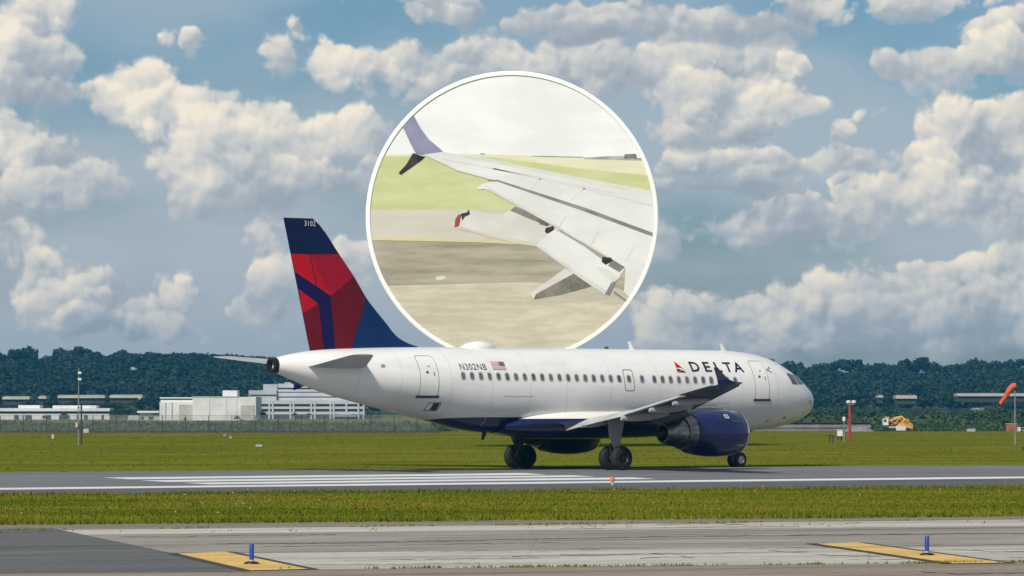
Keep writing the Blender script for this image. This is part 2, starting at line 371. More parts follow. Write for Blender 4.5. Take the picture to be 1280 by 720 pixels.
grid_sheet('ground', np.linspace(-900, 900, 25), np.r_[-120, 60, 200, 400, 430, np.arange(445, 570, 12), 620, 700, 800, 960, 1300, 2600], gz, M_GRASS, kind='structure')
grid_sheet('wooded_hill', np.linspace(-620, 620, 63), np.linspace(1320, 2400, 46), hz, M_HILL, kind='structure')

# ------------------------------------------------------------------ runway
rw_far = edge(590.5, 581.5); rw_near = edge(619.5, 609.5)
def lift(e, t): return tuple(p for p in e)
obj_runway = sheet('runway', rw_far, rw_near, .006, M_RUNWAY, kind='structure')
def strip(pl, pr, wpx, name, z, m_, parent, x0=None, x1=None, **pr_):
    """painted stripe: centre line through (0,pl) and (1280,pr), cut at picture columns x0..x1"""
    line = lambda x: pl + (pr - pl) * x / 1280
    if x0 is None:
        return sheet(name, edge(pl - wpx / 2, pr - wpx / 2, 1.1), edge(pl + wpx / 2, pr + wpx / 2, 1.1), z, m_, parent, **pr_)
    a, b = G(x0, line(x0) - wpx / 2), G(x1, line(x1) - wpx / 2); c, d = G(x1 + 30, line(x1 + 30) + wpx / 2), G(x0 + 34, line(x0 + 34) + wpx / 2)
    return quad(name, [a, b, c, d], z, m_, parent, **pr_)
sheet('runway_shoulder', edge(612.8, 598.4, 1.1), edge(619.0, 609.0, 1.1), .0085, M_SHOULD, obj_runway)
strip(611.2, 596.8, 2.2, 'edge_line', .011, M_LINE, obj_runway)
for x0, x1, ya, yb in ((128, 655, 598.4, 592.6), (176, 715, 601.8, 595.3), (228, 790, 604.9, 598.0)):
    s_ = (yb - ya) / (x1 - x0)
    strip(ya - s_ * x0, ya + s_ * (1280 - x0), 2.3, 'threshold_bar', .011, M_LINE, obj_runway, x0, x1)

# ------------------------------------------------------------------ taxiway in the foreground
dirt_far = edge(655.5, 644.5, 1.2); pale_far = edge(663.5, 649.5, 1.2); pale_near = edge(669.5, 657.5, 1.2)
mid_1 = edge(683, 666.2, 1.2); mid_2 = edge(695, 681, 1.2); taxi_near = edge(715.5, 703, 1.2); brown_near = edge(800, 790, 1.2)
def inset(a, b, k):                 # move edge a toward b by k metres
    d = (b[0] + b[1] - a[0] - a[1]); d.z = 0; n_ = (a[1] - a[0]).cross(Vector((0, 0, 1))).normalized()
    if n_.dot(d) < 0: n_ = -n_
    return tuple(p + n_ * k for p in a)
taxi = sheet('taxiway', dirt_far, (G(0, 900) + Vector((-60, -20, 0)), G(1280, 900) + Vector((60, -20, 0))), .004, M_TAR, kind='structure')
sheet('dirt_verge', dirt_far, inset(pale_far, dirt_far, .02), .010, M_DIRT, taxi)
sheet('pale_shoulder', inset(pale_far, pale_near, .02), inset(pale_near, pale_far, .03), .010, M_PALE, taxi)
for A_, B_ in ((pale_near, mid_1), (mid_1, mid_2), (mid_2, taxi_near)):
    # slabs 15 m long between recessed tarred joints
    A2 = inset(A_, B_, .03); B2 = inset(B_, A_, .03); L = (A2[1] - A2[0]).length; n_ = int(L / 15)
    for k in range(n_):
        t0, t1 = k / n_, (k + 1) / n_ - .008 / L
        a0 = A2[0].lerp(A2[1], t0); a1 = A2[0].lerp(A2[1], t1); b0_ = B2[0].lerp(B2[1], t0); b1_ = B2[0].lerp(B2[1], t1)
        if max(a0.x, a1.x) < -40 or min(a0.x, a1.x) > 40: continue
        quad('concrete_slab', [a0, a1, b1_, b0_], .010, M_TAXIP if A_ is mid_2 else M_TAXI, taxi)
sheet('brown_strip', inset(taxi_near, brown_near, .03), brown_near, .010, M_BROWN, taxi)
# dark asphalt of the side apron
quad('apron_asphalt', [G(-500, 668.5), G(66, 660.5), G(224, 693.5), G(314, 714.6), G(-700, 723)], .016, M_APRON, taxi)
# yellow patches with black borders
for q in (((223, 693), (281, 690.5), (385, 712.2), (314, 714)), ((1020, 680.5), (1071, 679), (1256, 704.4), (1191, 705.3))):
    C_ = [G(*p) for p in q]; cen = sum(C_, Vector()) / 4
    ax = ((C_[3] + C_[2]) - (C_[0] + C_[1])).normalized(); ac = Vector((ax.y, -ax.x, 0)); ac = ac if ac.dot(C_[1] - C_[0]) > 0 else -ac
    bp = [C_[0] - ac * .22 - ax * .3, C_[1] + ac * .22 - ax * .1, C_[2] + ac * .22 + ax * .05, C_[3] - ac * .22 + ax * .05]
    quad('black_border', bp, .021, M_TAR, taxi); quad('yellow_patch', C_, .026, M_YEL, taxi)
# patched cracks in the concrete
def crack(pts, wpx):
    """wandering tar-filled crack of uneven width"""
    V = []; Fs = []; n_ = 0
    for (xa, ya), (xb, yb) in zip(pts, pts[1:]):
        m_ = max(3, int(abs(xb - xa) / 9))
        for i in range(m_ + (0 if (xb, yb) != pts[-1] else 1)):
            u = i / m_; w_ = wpx * random.uniform(.15, .75); x, y = xa + (xb - xa) * u, ya + (yb - ya) * u + random.gauss(0, .28)
            p0 = G(x, y - w_ / 2); p1 = G(x, y + w_ / 2); V += [(p0.x, p0.y, .0165), (p1.x, p1.y, .0165)]
    obj('tar_seam', MB().add(V, [(2 * i, 2 * i + 1, 2 * i + 3, 2 * i + 2) for i in range(len(V) // 2 - 1)]), M_TAR, taxi)
crack([(270, 680), (420, 679.5), (640, 674.5), (905, 670), (1280, 667.0)], .8)
crack([(330, 684), (500, 682), (700, 678.4)], .5)
crack([(640, 696), (760, 694), (838, 691.5), (866, 699)], .7); crack([(800, 698.5), (826, 696.5), (868, 697)], .9)
crack([(960, 688), (1040, 695), (1100, 696)], .6); crack([(1190, 687), (1240, 690), (1300, 690)], .7)
for xa, xb, ya, yb, w_ in ((430, 700, 700.5, 697.5, .5), (700, 1010, 694, 689.5, .45), (520, 820, 690, 686.2, .4), (905, 1180, 685.5, 681.5, .4), (380, 600, 706, 704, .45), (1060, 1300, 700, 697, .5), (150, 420, 671.5, 668.5, .5), (700, 1000, 661, 658.8, .45)):
    crack([(xa, ya), ((xa + xb) / 2, (ya + yb) / 2 + random.uniform(-.8, .8)), (xb, yb)], w_)
crack([(820, 656), (880, 654.6), (930, 655.4)], .8); crack([(1056, 655), (1075, 653.6)], .9)
crack([(1150, 715), (1200, 718), (1290, 716.5)], 1.2)

# ------------------------------------------------------------------ grass blades
def tufts(name, poly_fn, n, h0, h1, m_, wid=.03, blades=3, **props):
    pts = poly_fn(n); n = len(pts)
    base = np.repeat(pts, blades, 0) + RNG.normal(0, .05, (n * blades, 3)) * [1, 1, 0]
    k = len(base); a = RNG.uniform(0, 2 * PI, k); h = RNG.uniform(h0, h1, k) * np.repeat(RNG.uniform(.6, 1.3, n), blades); w_ = RNG.uniform(.6, 1.4, k) * wid
    d = np.stack([np.cos(a), np.sin(a), 0 * a], 1) * w_[:, None]
    lean = RNG.normal(0, .3, (k, 3)) * [1, 1, 0] * h[:, None]
    V = np.stack([base - d, base + d, base + lean + np.stack([0 * h, 0 * h, h], 1)], 1)
    return soup(name, V, m_, kind='stuff', **props)
def between(A_, B_, xlim, z=0.):
    def fn(n):
        t = RNG.uniform(0, 1, n * 3); u = RNG.uniform(0, 1, n * 3)
        ax = np.array(A_[0])[None] + t[:, None] * (np.array(A_[1]) - np.array(A_[0])); bx = np.array(B_[0])[None] + t[:, None] * (np.array(B_[1]) - np.array(B_[0]))
        p = ax + u[:, None] * (bx - ax); p = p[np.abs(p[:, 0]) < xlim + .03 * p[:, 1]]; p[:, 2] = z
        clump = np.sin(p[:, 0] * .9 + 2 * np.sin(p[:, 1] * .35)) * np.sin(p[:, 1] * .7 + p[:, 0] * .21)
        p = p[RNG.uniform(-1.2, 1, len(p)) < clump]; return p[:n]
    return fn
def shorten(e, k=.62): m_ = (e[0] + e[1]) / 2; L_ = (e[1] - e[0]).length; q = (e[1] - e[0]) / L_ * 32; return (m_ - q, m_ + q)
def shorten2(e): m_ = (e[0] + e[1]) / 2; q = (e[1] - e[0]).normalized() * 70; return (m_ - q, m_ + q)
near_a, near_b = shorten(rw_near), shorten(dirt_far)
tufts('grass_strip', between(near_a, near_b, 18), 110000, .03, .085, M_BLADE)
tufts('grass_verge', between(tuple(p + Vector((0, 1.6, 0)) for p in near_b), tuple(p + Vector((0, -1.0, 0)) for p in near_b), 18), 6000, .05, .17, M_BLADE)
tufts('grass_runway_edge', between(tuple(p + Vector((0, .5, 0)) for p in near_a), tuple(p + Vector((0, -2.5, 0)) for p in near_a), 22), 5000, .06, .18, M_BLADE2)
tufts('grass_field', between((Vector((-70, 425, 0)), Vector((70, 425, 0))), shorten2(rw_far), 45), 14000, .02, .06, M_BLADE2, wid=.06)
def joint_weeds(n):
    t = RNG.uniform(0, 1, n); p = np.array(taxi_near[0])[None] + t[:, None] * (np.array(taxi_near[1]) - np.array(taxi_near[0]))
    p[:, 1] += RNG.normal(0, .10, n); k = np.sin(p[:, 0] * 2.3) + np.sin(p[:, 0] * .7 + 1) + .6 * np.sin(p[:, 0] * 6.1)
    p = p[(k > RNG.uniform(-1.2, 1.2, n)) & (p[:, 0] > G(350, 713).x)]; p[:, 2] = .01; return p
tufts('weeds_in_joint', joint_weeds, 3000, .02, .07, M_BLADE2, wid=.018)
def joint_weeds2(n):
    t = RNG.uniform(0, 1, n); p = np.array(pale_far[0])[None] + t[:, None] * (np.array(pale_far[1]) - np.array(pale_far[0]))
    p[:, 1] += RNG.normal(0, .12, n); k = np.sin(p[:, 0] * 1.3) + np.sin(p[:, 0] * .37 + 1); p = p[k > RNG.uniform(-.6, 2, n)]; p[:, 2] = .01; return p
def shoulder_ticks(n):
    t = RNG.uniform(0, 1, n); u = np.round(RNG.uniform(0, 1, n) * 2) / 2 * .5 + .3
    a = np.array(pale_far[0])[None] + t[:, None] * (np.array(pale_far[1]) - np.array(pale_far[0])); b = np.array(pale_near[0])[None] + t[:, None] * (np.array(pale_near[1]) - np.array(pale_near[0]))
    p = a + u[:, None] * (b - a); k = np.sin(p[:, 0] * .9) + np.sin(p[:, 0] * 3.1); p = p[k > RNG.uniform(-.8, 2, n)]; p[:, 2] = .01; return p
tufts('weeds_on_shoulder', shoulder_ticks, 420, .03, .10, M_BLADE2, wid=.015)
tufts('weeds_by_shoulder', joint_weeds2, 2500, .03, .09, M_BLADE2, wid=.02)
fl = between(near_a, near_b, 16)(70); fl = fl[np.exp(-((fl[:, 0] + 9) / 4) ** 2) + .15 > RNG.uniform(0, 1, len(fl))]
c_ = fl + np.array([0, 0, .17]); s_ = .016
soup('clover_flowers', np.stack([c_ + [-s_, 0, -s_], c_ + [s_, 0, -s_], c_ + [s_, 0, s_], c_ + [-s_, 0, s_]], 1), M_LGREY, nv=4, kind='stuff')

# ------------------------------------------------------------------ the aircraft
YAW = .6538
jet = empty('passenger_jet', (2.7179, 200.0, .006), 'white and navy twin-engine passenger jet with red and blue tail fin turning on the runway', 'airplane', rz=YAW)
NOSE = 16.1                                     # main wheels to nose; local x = NOSE - s, y to port, z up
def L(s, y, z): return (NOSE - s, y, z + .0014 * (s - NOSE))
T_s = [.12, .16, .24, .33, .60, .94, 1.34, 1.70, 2.08, 2.46, 3.0, 3.5, 4.58, 6.19, 8., 21., 22., 23., 24.4, 26.3, 28.6, 30.9, 32.3, 33.25, 33.48]
T_t = [3.32, 3.50, 3.68, 3.84, 4.10, 4.34, 4.62, 4.84, 5.05, 5.24, 5.48, 5.64, 5.83, 5.94, 5.95, 5.95, 5.95, 5.95, 5.94, 5.92, 5.86, 5.76, 5.60, 5.42, 5.36]
T_b = [3.32, 3.14, 2.98, 2.88, 2.62, 2.44, 2.30, 2.19, 2.10, 2.04, 1.96, 1.91, 1.85, 1.81, 1.80, 1.80, 1.86, 2.02, 2.33, 2.74, 3.22, 3.78, 4.25, 4.58, 4.66]
T_w = [.0, .22, .40, .55, .85, 1.08, 1.30, 1.45, 1.57, 1.67, 1.78, 1.84, 1.93, 1.97, 1.975, 1.975, 1.975, 1.97, 1.95, 1.84, 1.56, 1.10, .74, .46, .38]
def pchip(xs, ys):
    xs = np.array(xs, float); ys = np.array(ys, float); h = np.diff(xs); d = np.diff(ys) / h; m_ = np.zeros_like(ys)
    for i in range(1, len(xs) - 1):
        if d[i - 1] * d[i] > 0:
            a, b = 2 * h[i] + h[i - 1], h[i] + 2 * h[i - 1]; m_[i] = (a + b) / (a / d[i - 1] + b / d[i])
    m_[0], m_[-1] = d[0], d[-1]
    def f(x):
        x = min(max(x, xs[0]), xs[-1]); i = min(int(np.searchsorted(xs, x, 'right')) - 1, len(h) - 1); t = (x - xs[i]) / h[i]
        return float((1 + 2 * t) * (1 - t) ** 2 * ys[i] + t * (1 - t) ** 2 * h[i] * m_[i] + t * t * (3 - 2 * t) * ys[i + 1] + t * t * (t - 1) * h[i] * m_[i + 1])
    return f
f_top, f_bot, f_wid = pchip(T_s, T_t), pchip(T_s, T_b), pchip(T_s, T_w)
def fus_w(s, z):
    t, b = f_top(s), f_bot(s); q = (z - (t + b) / 2) / max(1e-4, (t - b) / 2); return f_wid(s) * math.sqrt(max(0., 1 - q * q))
def fus_pt(s, th, off=0.):
    t, b = f_top(s), f_bot(s); return L(s, -(f_wid(s) + off) * math.cos(th), (t + b) / 2 + ((t - b) / 2 + off) * math.sin(th))
stations = list(np.r_[np.linspace(.12, .33, 7), np.linspace(.42, 2.4, 15), np.linspace(2.6, 6.2, 14), np.linspace(7, 21, 15), np.linspace(21.4, 33.48, 34)])
NR = 72
fus = obj('fuselage', MB().rings([[fus_pt(s, 2 * PI * k / NR) for k in range(NR)] for s in stations]), M_WHITE, jet, smooth=True, angle=50)

def conform(name, polys, width, m_, off=.006, parent=None, dz=.10, ds=.25, thick=0., side=-1):
    """flat (s,z) outlines wrapped on the skin; width(s,z) = half breadth there"""
    bm = bmesh.new()
    for poly in polys:
        vs = [bm.verts.new((p[0], 0, p[1])) for p in poly]
        try: bm.faces.new(vs)
        except ValueError: pass
    bmesh.ops.triangulate(bm, faces=bm.faces[:])
    S = [p[0] for q in polys for p in q]; Z = [p[1] for q in polys for p in q]
    for lo, hi, st, ax in ((min(S), max(S), ds, 0), (min(Z), max(Z), dz, 2)):
        for v in np.arange(lo + st, hi, st):
            co = Vector((0, 0, 0)); co[ax] = v; no = Vector((0, 0, 0)); no[ax] = 1
            bmesh.ops.bisect_plane(bm, geom=bm.verts[:] + bm.edges[:] + bm.faces[:], plane_co=co, plane_no=no)
    if thick:
        r = bmesh.ops.extrude_face_region(bm, geom=bm.faces[:])
        top = {v for v in r['geom'] if isinstance(v, bmesh.types.BMVert)}
    else: top = set(bm.verts)
    for v in bm.verts:
        s, z = v.co.x, v.co.z; o_ = off if v in top else off - thick
        v.co = Vector(L(s, side * (width(s, z) + o_), z))
    bmesh.ops.recalc_face_normals(bm, faces=bm.faces)
    me = bpy.data.meshes.new(name); bm.to_mesh(me); bm.free()
    if not thick:                      # open decals must look outwards
        pass
    me.polygons.foreach_set('use_smooth', [True] * len(me.polygons)); me.set_sharp_from_angle(angle=rad(40))
    return obj(name, me, m_, parent or jet)
def rrect(s0, s1, z0, z1, r, n=4, lean=0.):
    out = []
    for cx, cz, a0 in ((s1 - r, z1 - r, 0), (s0 + r, z1 - r, 90), (s0 + r, z0 + r, 180), (s1 - r, z0 + r, 270)):
        for k in range(n + 1):
            a = rad(a0 + 90 * k / n); z = cz + r * math.sin(a); out.append((cx + r * math.cos(a) + lean * (z - z0), z))
    return out
def ring_polys(out, inn):
    n = len(out); return [[out[i], out[(i + 1) % n], inn[(i + 1) % n], inn[i]] for i in range(n)]
def tilt(z): return lambda s: z + (s - 15) * .0095
wz = tilt(4.465)
# cabin windows: each pane in its own pale surround
W_S = [23.91 - .5328 * k for k in range(19)] + [13.70, 12.87] + [12.08 - .5275 * k for k in range(11)]
for s in W_S:
    z = wz(s)
    pane = conform('window', [rrect(s - .108, s + .108, z - .168, z + .168, .10)], fus_w, M_GLASS, .005, ds=.5, dz=.2)
    conform('window_surround', ring_polys(rrect(s - .15, s + .15, z - .215, z + .215, .13), rrect(s - .105, s + .105, z - .165, z + .165, .10)), fus_w, M_LGREY, .007, ds=.5, dz=.5, parent=pane)
# doors: raised leaf, dark joint round it, handle, peephole, sill
def door(s0, s1, z0, z1, sill=True, r=.18):
    o_ = rrect(s0, s1, z0, z1, r); i_ = rrect(s0 + .035, s1 - .035, z0 + .035, z1 - .035, r - .03)
    leaf = conform('door', [i_], fus_w, M_WHITE, .012, thick=.012)
    conform('door_joint', ring_polys(o_, i_), fus_w, M_SEAM, .007, parent=leaf)
    c = (s0 + s1) / 2; h = z1 - z0
    if sill:
        conform('door_sill', [[(s0 - .08, z0 - .07), (s1 + .08, z0 - .07), (s1 + .08, z0 + .05), (s0 - .08, z0 + .05)]], fus_w, M_DSEAM, .03, thick=.03, parent=leaf)
        conform('door_window', [rrect(c + .02, c + .17, z0 + h * .56, z0 + h * .62, .04)], fus_w, M_DSEAM, .016, parent=leaf)
        conform('door_handle', [rrect(c - .32, c - .25, z0 + h * .50, z0 + h * .60, .02)], fus_w, M_SEAM, .018, parent=leaf)
        conform('door_placard', [rrect(c - .12, c + .02, z0 + h * .72, z0 + h * .75, .01)], fus_w, M_SEAM, .016, parent=leaf)
door(25.35, 26.42, 3.55, 5.52)
door(4.52, 5.52, 3.43, 5.42)
z_ = wz(13.7); conform('exit_joint', ring_polys(rrect(13.38, 14.02, 3.84, 4.93, .14), rrect(13.43, 13.97, 3.89, 4.88, .11)), fus_w, M_SEAM, .0045, parent=jet)
conform('outflow_valve', [rrect(25.08, 25.42, 2.90, 3.24, .03)], fus_w, M_DSEAM, .008); conform('valve_frame', ring_polys(rrect(25.0, 25.7, 2.86, 3.28, .05), rrect(25.05, 25.65, 2.91, 3.23, .04)), fus_w, M_SEAM, .006)
conform('panel_joint', [[(19.75, 3.57), (21.5, 3.57), (21.5, 3.63), (19.75, 3.63)]], fus_w, M_FLAGW, .01)
conform('panel_joint', [[(8.0, 3.15), (9.6, 3.15), (9.6, 3.18), (8.0, 3.18)]], fus_w, M_SEAM, .006)
for s_, z_, k in ((4.35, 4.95, .10), (4.18, 5.06, .07), (4.2, 4.85, .06), (3.0, 2.52, .09), (4.1, 2.35, .07), (1.1, 3.35, .09), (1.05, 3.2, .05), (28.35, 5.0, .11)):
    conform('probe_plate', [rrect(s_ - k, s_ + k, z_ - k * .7, z_ + k * .7, k * .4)], fus_w, M_SEAM, .01)
# cargo door outline low on the forward side
conform('cargo_door_joint', ring_polys(rrect(7.1, 8.9, 2.15, 3.30, .2), rrect(7.13, 8.87, 2.18, 3.27, .18)), fus_w, M_FLAGW, .006)
# cockpit windows
def cockpit_pane(name, quadst, off=.01):
    """corner list (s, theta); theta from starboard horizontal up over the top"""
    n = 6; (a, b, c, d) = quadst; V = []
    for i in range(n + 1):
        for j in range(n + 1):
            u, v = i / n, j / n
            s = (a[0] * (1 - u) + b[0] * u) * (1 - v) + (d[0] * (1 - u) + c[0] * u) * v; t = (a[1] * (1 - u) + b[1] * u) * (1 - v) + (d[1] * (1 - u) + c[1] * u) * v
            V.append(fus_pt(s, t, off))
    return obj(name, MB().add(V, [(i * (n + 1) + j, i * (n + 1) + j + 1, (i + 1) * (n + 1) + j + 1, (i + 1) * (n + 1) + j) for i in range(n) for j in range(n)]), M_COCK, jet, smooth=True)
def th_at(s, z): t, b = f_top(s), f_bot(s); return math.asin(max(-1, min(1, (z - (t + b) / 2) / ((t - b) / 2))))
side_q = [(2.95, 4.80), (2.42, 4.74), (2.18, 4.20), (2.72, 4.24)]; mid_q = [(2.36, 4.74), (1.86, 4.68), (1.50, 4.22), (2.10, 4.22)]
for sgn in (0, 1):
    fl_ = (lambda t: PI - t) if sgn else (lambda t: t)
    for qd in (side_q, mid_q): cockpit_pane('cockpit_window', [(s, fl_(th_at(s, z))) for s, z in qd])
    cockpit_pane('cockpit_window', [(1.88, fl_(rad(52))), (1.88, fl_(rad(87))), (1.36, fl_(rad(87))), (1.42, fl_(rad(40)))])
# skin joints round the barrel
for s in (3.9, 6.35, 7.9, 9.75, 11.8, 14.9, 17.6, 19.9, 22.2, 24.6, 27.4, 29.6):
    b = MB().rings([[fus_pt(s + d, th_, .003) for th_ in np.linspace(-PI / 3, PI * 4 / 3, 60)] for d in (-.010, .010)], False, False, False)
    obj('skin_joint', b, M_SKINJ, jet)
# belly: blue wing-to-body fairing and blue under-belly paint
def belly_ring(s, w_, top, bot, n=40):
    return [L(s, -w_ * math.cos(a), (top + bot) / 2 + (top - bot) / 2 * math.sin(a)) for a in [2 * PI * k / n for k in range(n)]]
bs = [8.6, 9.2, 10, 11, 12.5, 14.5, 16.5, 18.0, 19.2, 20.2, 21.]
bw = [1.2, 1.62, 1.88, 2.02, 2.12, 2.16, 2.16, 2.12, 2.02, 1.80, 1.45]
bb = [1.83, 1.70, 1.60, 1.53, 1.49, 1.48, 1.48, 1.51, 1.58, 1.69, 1.80]
bt = [2.3, 2.55, 2.75, 2.95, 3.1, 3.18, 3.18, 3.10, 2.95, 2.75, 2.45]
fw, fb_, ft = pchip(bs, bw), pchip(bs, bb), pchip(bs, bt)
fair = obj('belly_fairing', MB().rings([belly_ring(s, fw(s), ft(s), fb_(s)) for s in np.linspace(8.6, 21., 32)]), None, jet, smooth=True, angle=60)
fair.data.materials.append(M_WHITE); fair.data.materials.append(M_NAVY)
def paint_line(s): return 2.58 if s > 10 else 2.58 - (10 - s) * .14
bm = bmesh.new(); bm.from_mesh(fair.data)
bmesh.ops.bisect_plane(bm, geom=bm.verts[:] + bm.edges[:] + bm.faces[:], plane_co=(0, 0, 2.50), plane_no=(0, 0, 1))
for f in bm.faces: f.material_index = 1 if f.calc_center_median().z < 2.50 else 0
bm.to_mesh(fair.data); bm.free(); fair.data.set_sharp_from_angle(angle=rad(60))
def belly_w(s, z): return fus_w(s, z)
bl = [(24.9, 2.46)] + [(s, 2.57) for s in (23.6, 22, 20, 18, 16, 14, 12, 10)] + [(8, 2.2), (6.0, 1.9)]
fus.data.materials.append(M_NAVY)
pl_ = pchip([5.6, 6.4, 8, 10, 22, 23.6, 24.9, 25.3], [1.7, 1.93, 2.12, 2.57, 2.57, 2.55, 2.45, 2.30])
# paint boundary is cut into the skin so it runs clean
bm = bmesh.new(); bm.from_mesh(fus.data)
for s in np.linspace(5.6, 25.3, 50):
    bmesh.ops.bisect_plane(bm, geom=bm.verts[:] + bm.edges[:] + bm.faces[:], plane_co=(NOSE - s, 0, 0), plane_no=(1, 0, 0))
segs = list(np.linspace(5.6, 25.3, 50))
for s0, s1 in zip(segs, segs[1:]):
    fs = [f for f in bm.faces if NOSE - s1 - 1e-4 <= f.calc_center_median().x <= NOSE - s0 + 1e-4 and f.calc_center_median().z < 3.2]
    a = Vector(L(s0, 0, pl_(s0))); b = Vector(L(s1, 0, pl_(s1))); d = b - a; no = Vector((-d.z, 0, d.x)); no = no if no.z > 0 else -no
    es = {e for f in fs for e in f.edges}; vs = {v for f in fs for v in f.verts}
    r = bmesh.ops.bisect_plane(bm, geom=list(vs) + list(es) + fs, plane_co=a, plane_no=no)
    for f in r['geom']:
        if isinstance(f, bmesh.types.BMFace): f.material_index = 1 if (f.calc_center_median() - a).dot(no) < 0 else 0
bm.to_mesh(fus.data); bm.free(); fus.data.set_sharp_from_angle(angle=rad(50))
# APU exhaust
obj('exhaust_cone', MB().lathe([(0, .37), (-.18, .365), (-.36, .34), (-.36, .27), (-.02, .24)], L(33.40, 0, 5.0), 'x', 28, False, True), M_SOOT, jet, smooth=True, angle=35)

# tail fin
LE = [(31.36, 11.93), (30.99, 11.66), (29.84, 10.29), (29.00, 9.28), (28.30, 8.30), (27.03, 6.99), (26.47, 6.44), (25.52, 6.02), (24.9, 5.90)]
TE = [(33.04, 11.94), (31.53, 5.72)]
le_s = pchip([p[1] for p in reversed(LE)], [p[0] for p in reversed(LE)])
def te_s(z): return 31.53 + (z - 5.72) / (11.94 - 5.72) * (33.04 - 31.53)
def fin_t(s, z):
    a, b = le_s(z), te_s(z); c = b - a; ce = min(c, 4.6 - .35 * (z - 5.7)); u = min(1, max(0, (s - a) / max(c, .01)))
    return .105 * ce * 2.6 * (.2969 * math.sqrt(u) - .126 * u - .3516 * u * u + .2843 * u ** 3 - .1015 * u ** 4) * min(1, (11.97 - z) / .12 + .25)
us = [.5 - .5 * math.cos(PI * k / 14) for k in range(15)]
R = []
for z in list(np.linspace(5.55, 6.5, 8)) + list(np.linspace(6.7, 11.6, 16)) + [11.75, 11.88, 11.94]:
    zz = max(5.9, z); a, b = le_s(zz), te_s(z)
    R.append([L(a + (b - a) * u, -fin_t(a + (b - a) * u, zz), z) for u in us] + [L(a + (b - a) * u, fin_t(a + (b - a) * u, zz), z) for u in reversed(us[1:-1])])
fin = obj('tail_fin', MB().rings(R), M_BLUEF, jet, smooth=True, angle=40)
P_NAVY = [(33.02, 11.92), (31.36, 11.92), (30.99, 11.66), (29.84, 10.29), (32.60, 10.25)]
P_RED1 = [(32.60, 10.25), (31.55, 10.24), (30.39, 8.31), (32.38, 9.40)]
P_RED2 = [(31.55, 10.24), (29.84, 10.29), (29.00, 9.28), (30.39, 8.31)]
P_MAR1 = [(29.00, 9.28), (28.30, 8.30), (29.23, 5.80), (30.11, 5.80), (30.39, 8.31)]
P_STR = [(32.38, 9.40), (30.39, 8.31), (30.11, 5.80), (30.75, 5.80), (31.08, 7.92), (32.17, 8.60)]
P_RED3 = [(32.17, 8.60), (31.08, 7.92), (31.93, 7.45)]
P_MAR2 = [(31.93, 7.45), (31.08, 7.92), (30.75, 5.80), (31.53, 5.78)]
def clipfin(p): return [(min(max(s, le_s(max(5.9, z)) + .015), te_s(z) - .01), z) for s, z in p]
for poly, m_ in ((P_NAVY, M_NAVYF), (P_RED1, M_RED), (P_RED2, M_CRIM), (P_MAR1, M_MAROON), (P_STR, M_STRIPE), (P_RED3, M_RED), (P_MAR2, M_MAROON)):
    for sd in (-1, 1): conform('livery_panel', [clipfin(poly)], fin_t, m_, .012, side=sd, dz=.25, ds=.25, parent=fin)
# rudder hinge line
conform('rudder_joint', [[(31.95, 11.7), (32.0, 11.7), (30.42, 5.8), (30.36, 5.8)]], fin_t, M_NAVYF, .017, parent=fin)

# lettering
def lettering(name, text, s_left, z_base, height, width, m_, wfn, off, dz=.1, slope=0., bold=0., track=1., parent=None):
    cu = bpy.data.curves.new('t', 'FONT'); cu.body = text; cu.size = 1.; cu.offset = bold; cu.space_character = track; cu.resolution_u = 4
    to = bpy.data.objects.new('t', cu); COL.objects.link(to)
    dg = bpy.context.evaluated_depsgraph_get(); me = bpy.data.meshes.new_from_object(to.evaluated_get(dg))
    bpy.data.objects.remove(to)
    co = np.array([v.co[:] for v in me.vertices]); x0, x1 = co[:, 0].min(), co[:, 0].max(); y0, y1 = co[:, 1].min(), co[:, 1].max()
    bm = bmesh.new(); bm.from_mesh(me); bpy.data.meshes.remove(me)
    for v in bm.verts:
        x = (v.co.x - x0) / (x1 - x0) * width; v.co = Vector((s_left - x, 0, z_base + (v.co.y - y0) / (y1 - y0) * height - slope * x))
    for z in np.arange(z_base - .3 + dz, z_base + height + .3, dz):
        bmesh.ops.bisect_plane(bm, geom=bm.verts[:] + bm.edges[:] + bm.faces[:], plane_co=(0, 0, z), plane_no=(0, 0, 1))
    for v in bm.verts: v.co = Vector(L(v.co.x, -(wfn(v.co.x, v.co.z) + off), v.co.z))
    me = bpy.data.meshes.new(name); bm.to_mesh(me); bm.free(); return obj(name, me, m_, parent or jet)
# title: five letters, spaced wide
for ch, s_l, wd in (('D', 9.58, .62), ('E', 8.69, .47), ('L', 7.96, .43), ('T', 7.37, .56), ('A', 6.75, .69)):
    lettering('title_letter', ch, s_l - .06, 4.83 + (s_l - 8) * .004, .50, wd * .93, M_LETTER, fus_w, .014, bold=.022)
lettering('registration_lettering', 'N302NB', 24.0, 4.84, .31, 1.62, M_DSEAM, fus_w, .012, bold=.008, track=1.12)
lettering('fin_number', '3102', 31.88, 11.58, .24, .62, M_FLAGW, fin_t, .024, track=1.12, parent=fin)
# tail-shaped emblem before the title
def up(s, z): return (s, z)
E0, E1, zb, zt = 10.46, 9.98 - .12, 4.80, 5.37
conform('emblem_panel', [[(10.43, zt), (10.46, 5.03), (10.14, 5.03)]], fus_w, M_RED, .014)
conform('emblem_panel', [[(10.43, zt), (10.14, 5.03), (9.88, 4.83)]], fus_w, M_CRIM, .0145)
conform('emblem_panel', [[(10.47, 4.99), (10.49, 4.79), (10.16, 4.93)]], fus_w, M_MAROON, .014)
conform('emblem_panel', [[(10.42, 4.79), (10.14, 4.91), (9.90, 4.79)]], fus_w, M_MAROON, .0145)
